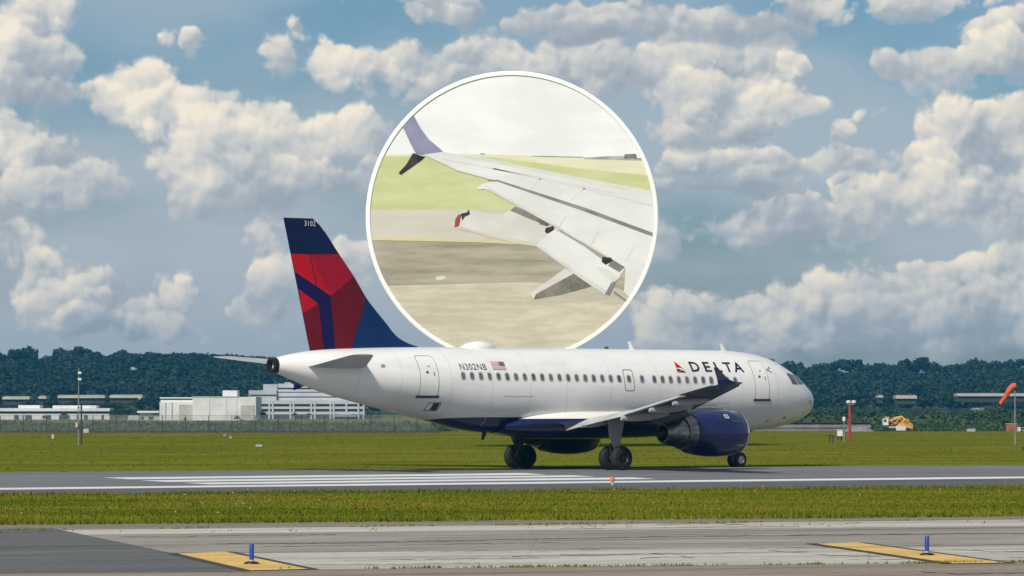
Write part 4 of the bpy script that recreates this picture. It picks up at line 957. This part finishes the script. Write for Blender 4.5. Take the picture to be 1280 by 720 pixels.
cabinet(1049.5, 545, 6.5, 7.5, 345, 'white equipment cabinet on legs just left of the red pole', M_BWHITE)
q = G(1055, 552); t = empty('antenna_post', (q.x, q.y, 0), 'pale thin post with a bent head beside the white cabinet', 'post'); k = q.y / F_PX
obj('stem', MB().tube((0, 0, 0), (0, 0, 26 * k), .05), M_STEEL, t); obj('head', MB().box(-2 * k, 1.2 * k, -.08, .08, 26 * k, 31 * k), M_BWHITE, t)
for px, py in ((1037, 553), (1040.5, 554)):
    q = G(px, py); t = empty('ground_spike', (q.x, q.y, 0), 'short dark stake in the grass left of the white cabinet', 'stake', 'short dark stakes left of the cabinet'); k = q.y / F_PX
    obj('stem', MB().tube((0, 0, 0), (0, 0, 8 * k), .05), M_DGREY, t); obj('cap', MB().box(-.13, .13, -.1, .1, 8 * k, 10 * k), M_DGREY, t)
q = G(1279, 563); t = empty('ground_light', (q.x, q.y, 0), 'black squat ground light on the grass at the right edge below the windsock', 'ground light'); k = q.y / F_PX
obj('base', MB().box(-2 * k, 2 * k, -.15, .15, 0, 2.2 * k), M_DGREY, t); obj('lens', MB().lathe([(2.2 * k, .14), (4.5 * k, .12), (5 * k, .04)], (0, 0, 0), 'z', 12, True, True), M_SOOT, t)
for px, py, w_, h_, lab, m_ in ((324, 559, 8, 3.4, 'pale flat sign box low in the grass below the tailplane', M_BGREY), (288.5, 549, 3.2, 4, 'right one of two grey stub markers in the grass before the white hangar', M_BROOF), (281, 546, 3, 3, 'left one of two grey stub markers in the grass before the white hangar', M_BROOF), (66.5, 549, 3, 6, 'pale short post in the grass left of the mast', M_BBEIGE), (108, 541.5, 6.5, 5.5, 'cream box beside the foot of the mast', M_BBEIGE)):
    q = G(px, py); k = q.y / F_PX; t = empty('grass_marker', (q.x, q.y, 0), lab, 'marker')
    obj('body', MB().box(-w_ / 2 * k, w_ / 2 * k, -.15, .15, 0, h_ * k), m_, t); obj('foot', MB().box(-w_ / 2 * k - .05, w_ / 2 * k + .05, -.2, .2, 0, .05), M_DGREY, t)

# ------------------------------------------------------------------ yellow boom truck
TY = 560.; tb = AT(1122, 541.5, TY); k = TY / F_PX
t = empty('boom_truck', (tb.x, TY, tb.z), 'small white truck with a folded yellow boom standing beyond the grass at right', 'truck')
def tbx(name, x0, x1, z0, z1, y0, y1, m_): return obj(name, MB().box(x0 * k, x1 * k, y0, y1, z0 * k, z1 * k), m_, t)
tbx('chassis', -18, 18, 4, 6.5, -.8, .8, M_DGREY)
cab = tbx('cab', -18.5, -12.5, 10, 18.5, -.95, .95, M_BWHITE); 
o = tbx('cab_window', -18.0, -15, 14, 17.5, -.98, .96, M_BDARK)
tbx('cab_skirt', -18.5, -10, 6.5, 10, -.9, .9, M_DGREY); tbx('deck', -12, 16, 6.5, 8.5, -.95, .95, M_BBEIGE)
tbx('tool_box', -3, 9, 3.5, 9.5, -1.02, .7, M_BWHITE); tbx('rear_body', 9, 18, 5, 12, -.9, .9, M_TRUCKY)
obj('boom', MB().tube((-11 * k, -.3, 15 * k), (4 * k, -.3, 20.5 * k), .22, .18, 8), M_TRUCKY, t); obj('boom', MB().tube((4 * k, -.3, 20.5 * k), (16 * k, -.3, 11 * k), .20, .16, 8), M_TRUCKY, t)
obj('boom', MB().tube((-8 * k, .2, 12 * k), (14 * k, .2, 17 * k), .15, .13, 8), M_TRUCKY, t); obj('boom', MB().tube((0, -.5, 9.5 * k), (9 * k, -.5, 17 * k), .18, .16, 8), M_TRUCKY, t)
for x0, z0, x1, z1, y in ((-12, 17, -4, 12, -.5), (-4, 12, 2, 18.5, -.5), (2, 18.5, 8, 12, -.5), (8, 12, 14, 15.5, -.5), (-9, 10, 2, 13.5, -.62), (4, 9, 15, 6, -.95), (-7, 19, 5, 21.3, .1)):
    obj('boom_strut', MB().tube((x0 * k, y, z0 * k), (x1 * k, y, z1 * k), .09, .07, 6), M_TRUCKY if x0 != -9 else M_BRICK, t)
obj('turret', MB().lathe([(8 * k, .75), (13 * k, .6)], (5 * k, 0, 0), 'z', 14, True, True), M_TRUCKY, t); tbx('basket', -16, -11, 18.2, 20.8, -.6, .6, M_TRUCKY)
for x in (-14, 2.5, 12):
    for y in (-.85, .85): obj('wheel', MB().lathe([(-.16, .2), (-.16, .40), (.16, .40), (.16, .2)], (x * k, y, .41), 'y', 18, True, True), M_RUBBER, t)
tbx('lamp_bar', -17, -14, 18.6, 19.3, -.4, .4, M_ORANGE)

# ------------------------------------------------------------------ buildings
def B(name, px, Y, base_px, label, cat='building'):
    q = AT(px, base_px, Y); t = empty(name, (q.x, Y, q.z), label, cat); t['_'] = 0; del t['_']; return t, Y / F_PX, px, base_px
def bb(b, name, x0, x1, y_top, y_bot, d0, d1, m_, parent=None):
    t, k, px, base = b; return obj(name, MB().box((x0 - px) * k, (x1 - px) * k, d0, d1, (base - y_bot) * k, (base - y_top) * k), m_, parent or t)
def windows(b, xs, y_top, y_bot, d, m_=None):
    for x0, x1 in xs: bb(b, 'window', x0, x1, y_top, y_bot, d - .12, d + .3, m_ or M_BDARK)
# low white sheds, far left
b = B('low_building', 70, 1150, 527, 'long low white building with stepped roof behind the fence at far left')
bb(b, 'wall', -40, 137, 516.5, 527, 0, 12, M_BWHITE); bb(b, 'roof', -42, 138, 510.3, 514.0, -.8, 13, M_BWHITE); bb(b, 'window_strip', -40, 137.5, 514.0, 516.5, .5, 12, M_BDARK)  # dark window strip between wall and roof
bb(b, 'clerestory', 22, 49, 506.5, 510.3, 2, 10, M_BWHITE); bb(b, 'clerestory', 65, 120, 506.8, 510.3, 2, 10, M_BWHITE)
windows(b, [(18, 24), (32, 40), (58, 64), (74, 86), (96, 99), (105, 110), (127, 130)], 518.5, 525, 0); bb(b, 'loading_door', 26, 31, 518, 526, -.1, .3, M_BBEIGE)
b = B('small_shed', 182, 1120, 526, 'small pale shed between the low building and the hangar')
bb(b, 'wall', 160, 200, 519.5, 526, 0, 8, M_BGREY); bb(b, 'roof', 172, 199, 513.6, 516.0, -1, 9, M_BWHITE); bb(b, 'upper_wall', 174, 190, 516, 519.5, 0, 8, M_BWHITE); windows(b, [(176, 180), (186, 192)], 520.8, 524, 0)
# white hangar
b = B('white_hangar', 258, 1100, 527, 'big white hangar with beige doors and a rooftop block seen below the tailplane')
bb(b, 'wall', 241, 320, 496.2, 527, 0, 25, M_BWHITE); bb(b, 'wall', 199, 241, 502.5, 527, 1.5, 25, M_BWHITE); bb(b, 'rooftop_block', 277.3, 295.5, 488, 496.2, 3, 12, M_BWHITE)
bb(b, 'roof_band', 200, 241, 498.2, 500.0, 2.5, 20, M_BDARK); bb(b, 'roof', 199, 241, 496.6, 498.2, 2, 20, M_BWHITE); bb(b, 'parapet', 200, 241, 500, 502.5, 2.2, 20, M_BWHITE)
d_ = bb(b, 'hangar_door', 223.5, 241, 505.5, 526, 1.2, 1.6, M_BBEIGE); bb(b, 'hangar_door', 301, 317.5, 506.5, 526, -.3, .3, M_BBEIGE)
for x in (206, 214): bb(b, 'wall_pier', x, x + 1, 503, 526.5, 1.3, 1.6, M_BGREY)
for x in (262, 283, 296): bb(b, 'wall_joint', x, x + .5, 497, 526.5, -.06, .1, M_BGREY)
bb(b, 'parapet', 240.5, 300, 495.3, 496.2, -.15, 1, M_BGREY)
# office block
b = B('office_block', 382, 1180, 526, 'pale stepped office block with dark window bands below the tail of the jet')
bb(b, 'ground_storey', 322, 456, 518, 526, .4, 30, M_BDARK)
for yt, yb in ((500.5, 505.0), (508.2, 511.2), (514.6, 518)): bb(b, 'wall_band', 320, 456, yt, yb, 0, 30, M_OFFICE)
for yt, yb in ((505.0, 508.2), (511.2, 514.6)): bb(b, 'window_band', 321, 455, yt, yb, .4, 30, M_BDARK)
for x in (320, 335.5, 340, 362, 366, 388, 392.5, 412, 416, 432, 447, 453.5): bb(b, 'pier', x, x + 2.2, 501, 526, -.15, 1, M_OFFICE)
bb(b, 'wall_band', 344, 438, 490.8, 495.6, 8, 28, M_OFFICE); bb(b, 'wall_band', 344, 440, 497.0, 500.5, 8.2, 28, M_OFFICE); bb(b, 'window_band', 345, 437, 495.6, 497.0, 8.5, 28, M_BDARK)
bb(b, 'side_wall', 309, 344, 487.8, 500.5, 7, 28, M_BGREY); bb(b, 'window_band', 310, 343.9, 493.2, 494.6, 6.8, 10, M_BDARK)
bb(b, 'upper_wall', 344, 384, 479.5, 484.6, 12, 26, M_OFFICE); bb(b, 'window_band', 345, 384, 484.6, 486.6, 12.3, 26, M_BDARK); bb(b, 'upper_wall', 344, 400, 486.6, 489.6, 11.8, 26, M_OFFICE); bb(b, 'window_band', 345, 399, 489.6, 490.8, 12.2, 26, M_BDARK)
bb(b, 'upper_side', 326, 344, 480, 487.8, 11.5, 26, M_BGREY); bb(b, 'roof_unit', 352, 360, 477.6, 479.5, 15, 20, M_BGREY)
bb(b, 'canopy', 418, 446, 519, 520.5, -3, 0, M_OFFICE); bb(b, 'canopy', 424, 440, 517, 518.3, -2, -.16, M_OFFICE)
# pale roofs strung along the foot of the hill
for x0, x1, y0, y1, lab in ((3, 37, 496.2, 499.2, 'thin pale long roof at the foot of the hill, far left'), (48, 58, 495.6, 498.4, 'tiny pale roof between the two long roofs at far left'), (72, 131, 494.6, 497.6, 'pale long roof at the foot of the hill behind the mast'), (137, 178, 494.2, 497.4, 'pale roof with a white end post left of the hangar'), (1120, 1146, 494.8, 498.2, 'short pale roof at the foot of the hill right of the nose'), (1196, 1290, 492.4, 495.2, 'long pale roof at the foot of the hill at right edge'), (1219, 1231, 511, 520, 'small pale house among bank trees at right'), (1098, 1104, 494.5, 497, 'tiny pale hut at the foot of the hill right of the nose')):
    Y_ = 1290 if y1 < 505 else 960
    b = B('long_shed' if x1 - x0 > 20 else 'small_house', (x0 + x1) / 2, Y_, y1 + 5, lab)
    bb(b, 'wall', x0 + .6, x1 - .6, y1, y1 + 7, .8, 9, M_DGREY if y1 < 505 else M_BWHITE); bb(b, 'roof', x0, x1, y0, y1, 0, 10, M_BBEIGE if y1 < 505 else M_BGREY)
    bb(b, 'ridge', x0 + 1, x1 - 1, y0 - 1.0, y0, 2, 9, M_BROOF); windows(b, [(x, x + 2) for x in np.arange(x0 + 2, x1 - 3, 5)], y1 + 1.2, y1 + 3, .8)
    if (x0, x1) == (137, 178): bb(b, 'end_post', 173.5, 175.5, 497.4, 504, -.3, .2, M_BWHITE)
# right-hand embankment, gravel heap, sheds
q = AT(1000, 545, 520)
t = empty('retaining_wall', (q.x, 520, q.z), 'grey banded retaining wall with dark rail beyond the grass right of the nose', 'wall'); k = 520 / F_PX
for y0, y1, m_, d in ((528.5, 531, M_WALLD, .1), (531, 534.5, M_WALLG, 0), (534.5, 536, M_WALLD, .1), (536, 539, M_WALLB, -.1), (539, 546, M_WALLD, 0)):
    obj('wall_course', MB().box(-105 * k, 88 * k if y0 < 532 else 50 * k, d, 1.2, (545 - y1) * k, (545 - y0) * k), m_, t)
obj('rail', MB().box(-105 * k, 90 * k, -.1, .0, (545 - 528.6) * k, (545 - 527.4) * k), M_DGREY, t)
for x in range(-100, 90, 14): obj('rail_post', MB().box(x * k - .03, x * k + .03, -.1, 0, (545 - 531) * k, (545 - 526.5) * k), M_DGREY, t)
q = AT(1075, 545, 512); k = 512 / F_PX; V = []; nx = 26
R = []
for i in range(nx + 1):
    u = i / nx; x = (-28 + 57 * u) * k; h = (11.5 * min(1, u * 4) * (1 if u < .62 else max(0, 1 - (u - .62) / .38))) * k * (1 + .05 * math.sin(i * 2.1)) + .02
    R.append([(q.x + x, 512 - 1.6, q.z - .3), (q.x + x, 512 - .9, q.z + h * .55), (q.x + x, 512, q.z + h), (q.x + x, 513.5, q.z + h * .6), (q.x + x, 514.5, q.z - .3)])
obj('gravel_heap', MB().rings(R), M_GRAVEL, None, smooth=True, kind='structure')
cabinet(1213.5, 543.5, 10, 7, 500, 'small grey hut beyond the grass at right', M_BGREY, False, 'hut', 'small_hut', -.5)
cabinet(1264.0, 543.5, 13.5, 13.5, 505, 'brown shed beyond the grass beside the windsock pole', M_BRICK, False, 'shed', 'brown_shed', -.5)
q = AT(1284, 543.5, 500); k = 500 / F_PX; t = empty('parked_van', (q.x, 500, q.z), 'white and blue van cut by the right edge beside the brown shed', 'van')
obj('body', MB().box(-12 * k, 14 * k, -.9, .9, 2.2 * k, 9.5 * k), M_BWHITE, t); obj('roof', MB().box(-10.5 * k, 13 * k, -.8, .8, 9.5 * k, 12.5 * k), M_NAVY, t); obj('window', MB().box(-10 * k, -4 * k, -.92, .92, 6.5 * k, 9.2 * k), M_BDARK, t); obj('lower_stripe', MB().box(-12.1 * k, 14 * k, -.93, .93, 2.4 * k, 4.2 * k), M_NAVY, t)
for x in (-8, 9): obj('wheel', MB().lathe([(-.94, .1), (-.94, .3), (.94, .3), (.94, .1)], (x * k, 0, .3), 'y', 16, True, True), M_RUBBER, t)
q = AT(1192, 543.5, 500); t = empty('concrete_barrier', (q.x, 500, q.z), 'low pale concrete barrier lying beyond the grass at right', 'barrier')
obj('block', MB().box(-10 * k, 6 * k, -.3, .3, 0, 2.6 * k), M_BWHITE, t); obj('top_course', MB().box(-8 * k, 2 * k, -.2, .2, 2.6 * k, 4 * k), M_BGREY, t)
q = AT(1236, 543.5, 540); t = empty('low_wall', (q.x, 540, q.z), 'long low grey wall between the hut and the brown shed', 'wall'); obj('course', MB().box(-18 * k, 16 * k, -.2, .2, 0, 3.5 * k), M_BGREY, t); obj('coping', MB().box(-18.4 * k, 16.4 * k, -.26, .26, 3.5 * k, 4.6 * k), M_BBEIGE, t)

# ------------------------------------------------------------------ trees
def crown_tris(n, rx, rz, seed, leaf):
    r = np.random.default_rng(seed); lob = r.normal(0, 1, (9, 3)); lob /= np.linalg.norm(lob, axis=1)[:, None]; lob[:, 2] = np.abs(lob[:, 2]) * .9 - .25
    lc = lob * r.uniform(.45, .8, (9, 1)); lr = r.uniform(.30, .50, 9)
    i = r.integers(0, 9, n); d = r.normal(0, 1, (n, 3)); d /= np.linalg.norm(d, axis=1)[:, None]; c = (lc[i] + d * (lr[i] * r.uniform(.55, 1.05, n) ** .5)[:, None])
    c = c * [rx, rx, rz]
    nrm = d + r.normal(0, .55, (n, 3)); nrm /= np.linalg.norm(nrm, axis=1)[:, None]
    u = np.cross(nrm, r.normal(0, 1, (n, 3))); u /= np.linalg.norm(u, axis=1)[:, None]; v = np.cross(nrm, u); s = (r.uniform(.6, 1.4, n) * leaf)[:, None]
    return np.stack([c - u * s - v * s * .5, c + u * s - v * s * .5, c + v * s], 1)
def trunk_mb(h, r, seed):
    q = random.Random(seed); m_ = MB().tube((0, 0, -.5), (0, 0, h * .75), r, r * .45, 7)
    for _ in range(5):
        z = h * q.uniform(.35, .7); a = q.uniform(0, 2 * PI); m_.tube((0, 0, z), (math.cos(a) * h * .28, math.sin(a) * h * .28, z + h * .22), r * .35, r * .1, 5)
    return m_.mesh('trunk')
CR = []
for i, (rx, rz) in enumerate(((4.6, 4.2), (4.0, 4.9), (5.2, 3.9), (3.6, 5.0), (4.8, 4.4), (4.2, 4.0))):
    V = crown_tris(520, rx, rz, 40 + i, .62); V[:, :, 2] += 12 - rz * .95
    o = soup('crown', V, M_LEAF); me = o.data; bpy.data.objects.remove(o); CR.append((me, trunk_mb(9., .28, i), V))
SKY_PX = [(-40, 438), (0, 437.5), (20, 434), (32, 430), (42, 440), (62, 442), (77, 431), (88, 436), (100, 431), (112, 434), (122, 440), (134, 447), (142, 441), (152, 435), (163, 440), (175, 442), (190, 444), (205, 445), (225, 442), (240, 442), (255, 444), (268, 448), (285, 446), (320, 444), (345, 445),
          (930, 446), (960, 447), (985, 449), (1000, 451), (1025, 451), (1037, 454), (1050, 446), (1067, 447), (1080, 452), (1090, 455), (1102, 450), (1120, 452), (1135, 446), (1152, 444), (1165, 449), (1175, 455), (1188, 452), (1205, 450), (1220, 445), (1235, 449), (1250, 449), (1262, 447), (1280, 444), (1300, 443), (1330, 446)]
SPEC = {32: 'tall broad tree standing up from the ridge at far left', 77: 'round-crowned tree above the ridge left of the mast', 100: 'tall tree on the ridge directly above the light mast', 152: 'tall tree on the ridge right of the mast, beside a gap in the skyline',
        1050: 'dark tree on the ridge first to rise right of the nose', 1152: 'tallest tree on the ridge above the yellow boom truck', 1220: 'rounded tree on the ridge left of the windsock', 1280: 'tree on the ridge cut by the right edge'}
def put_tree(px, topy, Y, i, label, group, m_=None, hfix=None, base=None, name='tree'):
    x = (px - 640) / F_PX * Y; top = CAM_H + (HOR - topy) / F_PX * Y; z0 = float(base if base is not None else hz(x, Y)); h = top - z0; s = h / 12.
    t = empty(name, (x, Y, z0), label, 'tree', group, random.uniform(0, 6.28)); wx = s * random.uniform(.9, 1.15) if hfix is None else s * hfix
    t.scale = (wx, wx, s); me, tr, _ = CR[i % 6]
    if m_ is not None: me = m_[i % 6]
    obj('crown', me, None, t); obj('trunk', tr, M_BARK, t); return t
for i, (px, ty) in enumerate(SKY_PX):
    Y = 1900 + 26 * math.sin(i * 2.4)
    put_tree(px, ty - .5, Y, i * 5 + 1, SPEC.get(px, 'dark leafy tree in the row along the skyline of the wooded hill'), 'trees along the hill skyline')
# nearer small trees in front of buildings and on the bank
near_me = []
for i in range(6):
    V = crown_tris(460, 4.4, 5.6, 90 + i, .5); V[:, :, 2] += 4.6
    o = soup('crown', V, M_LEAFN); near_me.append(o.data); bpy.data.objects.remove(o)
for px, ty, Y, lab in ((80, 511.5, 1080, 'small bushy tree before the white low building left of the mast'), (56, 516, 1085, 'low bush at the wall of the long white building, left of the small tree'), (146, 504, 1150, 'round tree at the right end of the long white building'), (158, 500.5, 1180, 'taller tree behind the small shed'), (168, 505, 1140, 'dark tree touching the small shed roof'), (186, 503, 1190, 'tree between the shed and the white hangar'), (330, 510, 1120, 'tree in the gap between hangar and office block'), (368, 512.5, 1130, 'left tree before the office block ground floor'), (385, 514, 1132, 'right tree before the office block ground floor'), (462, 510, 1120, 'tree at the right end of the office block'), (474, 513, 1125, 'second tree beyond the right end of the office block'), (297, 516.5, 1070, 'low bush before the right hangar door'), (232, 520, 1070, 'tiny bush before the left hangar door')):
    put_tree(px, ty, Y, int(px), lab, None, near_me, 1.25, -2.15)
rr = random.Random(5)
for i in range(64):
    px = 945 + 350 * (i + rr.random()) / 64; Y = rr.uniform(880, 1130)
    put_tree(px, 501.5 + rr.uniform(-1.5, 14), Y, i, 'small green tree in the belt at the foot of the hill, right side', 'small trees in the right-hand belt', near_me, rr.uniform(1.1, 1.6), -2.15)
for i in range(34):
    px = -20 + 560 * (i + rr.random()) / 34; Y = rr.uniform(1210, 1260)
    put_tree(px, 497 + rr.uniform(0, 9), Y, i, 'dark tree in the belt behind the white buildings, left side', 'trees behind the white buildings', None, rr.uniform(1.1, 1.5), -2.2)
# the forest mass of the hill
parts = []
fr = np.random.default_rng(3)
for i in range(5600):
    Y = 1370 + 590 * fr.uniform() ** .8 if i < 4200 else fr.uniform(1835, 1965); x = fr.uniform(-.17, .17) * Y
    if abs(x) < .055 * Y and fr.uniform() < .5: continue
    V = CR[int(fr.integers(0, 6))][2]; k_ = 190; idx = fr.integers(0, len(V), k_); a = fr.uniform(0, 6.28); s = fr.uniform(.55, .95) if i < 4200 else fr.uniform(.75, 1.0)
    ca, sa = math.cos(a), math.sin(a); W = V[idx] * s * [1.1, 1.1, .9]; cen = W.mean(1, keepdims=True); W = cen + (W - cen) * 1.3
    W = np.stack([W[..., 0] * ca - W[..., 1] * sa, W[..., 0] * sa + W[..., 1] * ca, W[..., 2] - 1.5], -1)
    parts.append(W + [x, Y, float(hz(x, Y))])
for i in range(2600):                                            # the wood goes on to either side
    Y = 1400 + 560 * fr.uniform() ** .8; x = fr.uniform(.165, .33) * Y * (1 if i % 2 else -1)
    W = CR[i % 6][2][fr.integers(0, 500, 80)] * fr.uniform(.7, 1.0); cen = W.mean(1, keepdims=True); W = cen + (W - cen) * 2.1
    parts.append(W + [x, Y, float(hz(x, Y)) - 1.5])
soup('forest', np.concatenate(parts), M_LEAF, kind='stuff')
# scrub on the bank behind the fence and along the field edge
parts = []
for i in range(2000):
    left = i < 560 or i >= 1500
    Y = fr.uniform(470, 640) if left else fr.uniform(560, 760); x = (fr.uniform(-60, 560) - 640) / F_PX * Y if left else (fr.uniform(930, 1320) - 640) / F_PX * Y
    V = crown_tris(60, 1.5, .9, 500 + i % 40, .20); s = fr.uniform(.5, 1.1)
    if i >= 1500: s *= 1.5; Y = fr.uniform(600, 760); x = (fr.uniform(-60, 560) - 640) / F_PX * Y
    elif i >= 900: Y = fr.uniform(780, 1130); x = (fr.uniform(930, 1320) - 640) / F_PX * Y; s *= 2.4
    parts.append(V * s + [x, Y, float(gz(x, Y)) + .25])
soup('scrub', np.concatenate(parts), M_LEAFN, kind='stuff')

# ------------------------------------------------------------------ air
HZ = bpy.data.materials.new('haze_air'); HZ.use_nodes = True; nt = HZ.node_tree; nt.nodes.clear()
vo = nt.nodes.new('ShaderNodeVolumePrincipled'); oo = nt.nodes.new('ShaderNodeOutputMaterial'); nt.links.new(vo.outputs[0], oo.inputs['Volume'])
vo.inputs['Color'].default_value = (.06, .42, .74, 1); vo.inputs['Density'].default_value = .00015; vo.inputs['Anisotropy'].default_value = .2
obj('haze', MB().box(-960, 960, -180, 2680, -4, 46), HZ, None, kind='stuff')
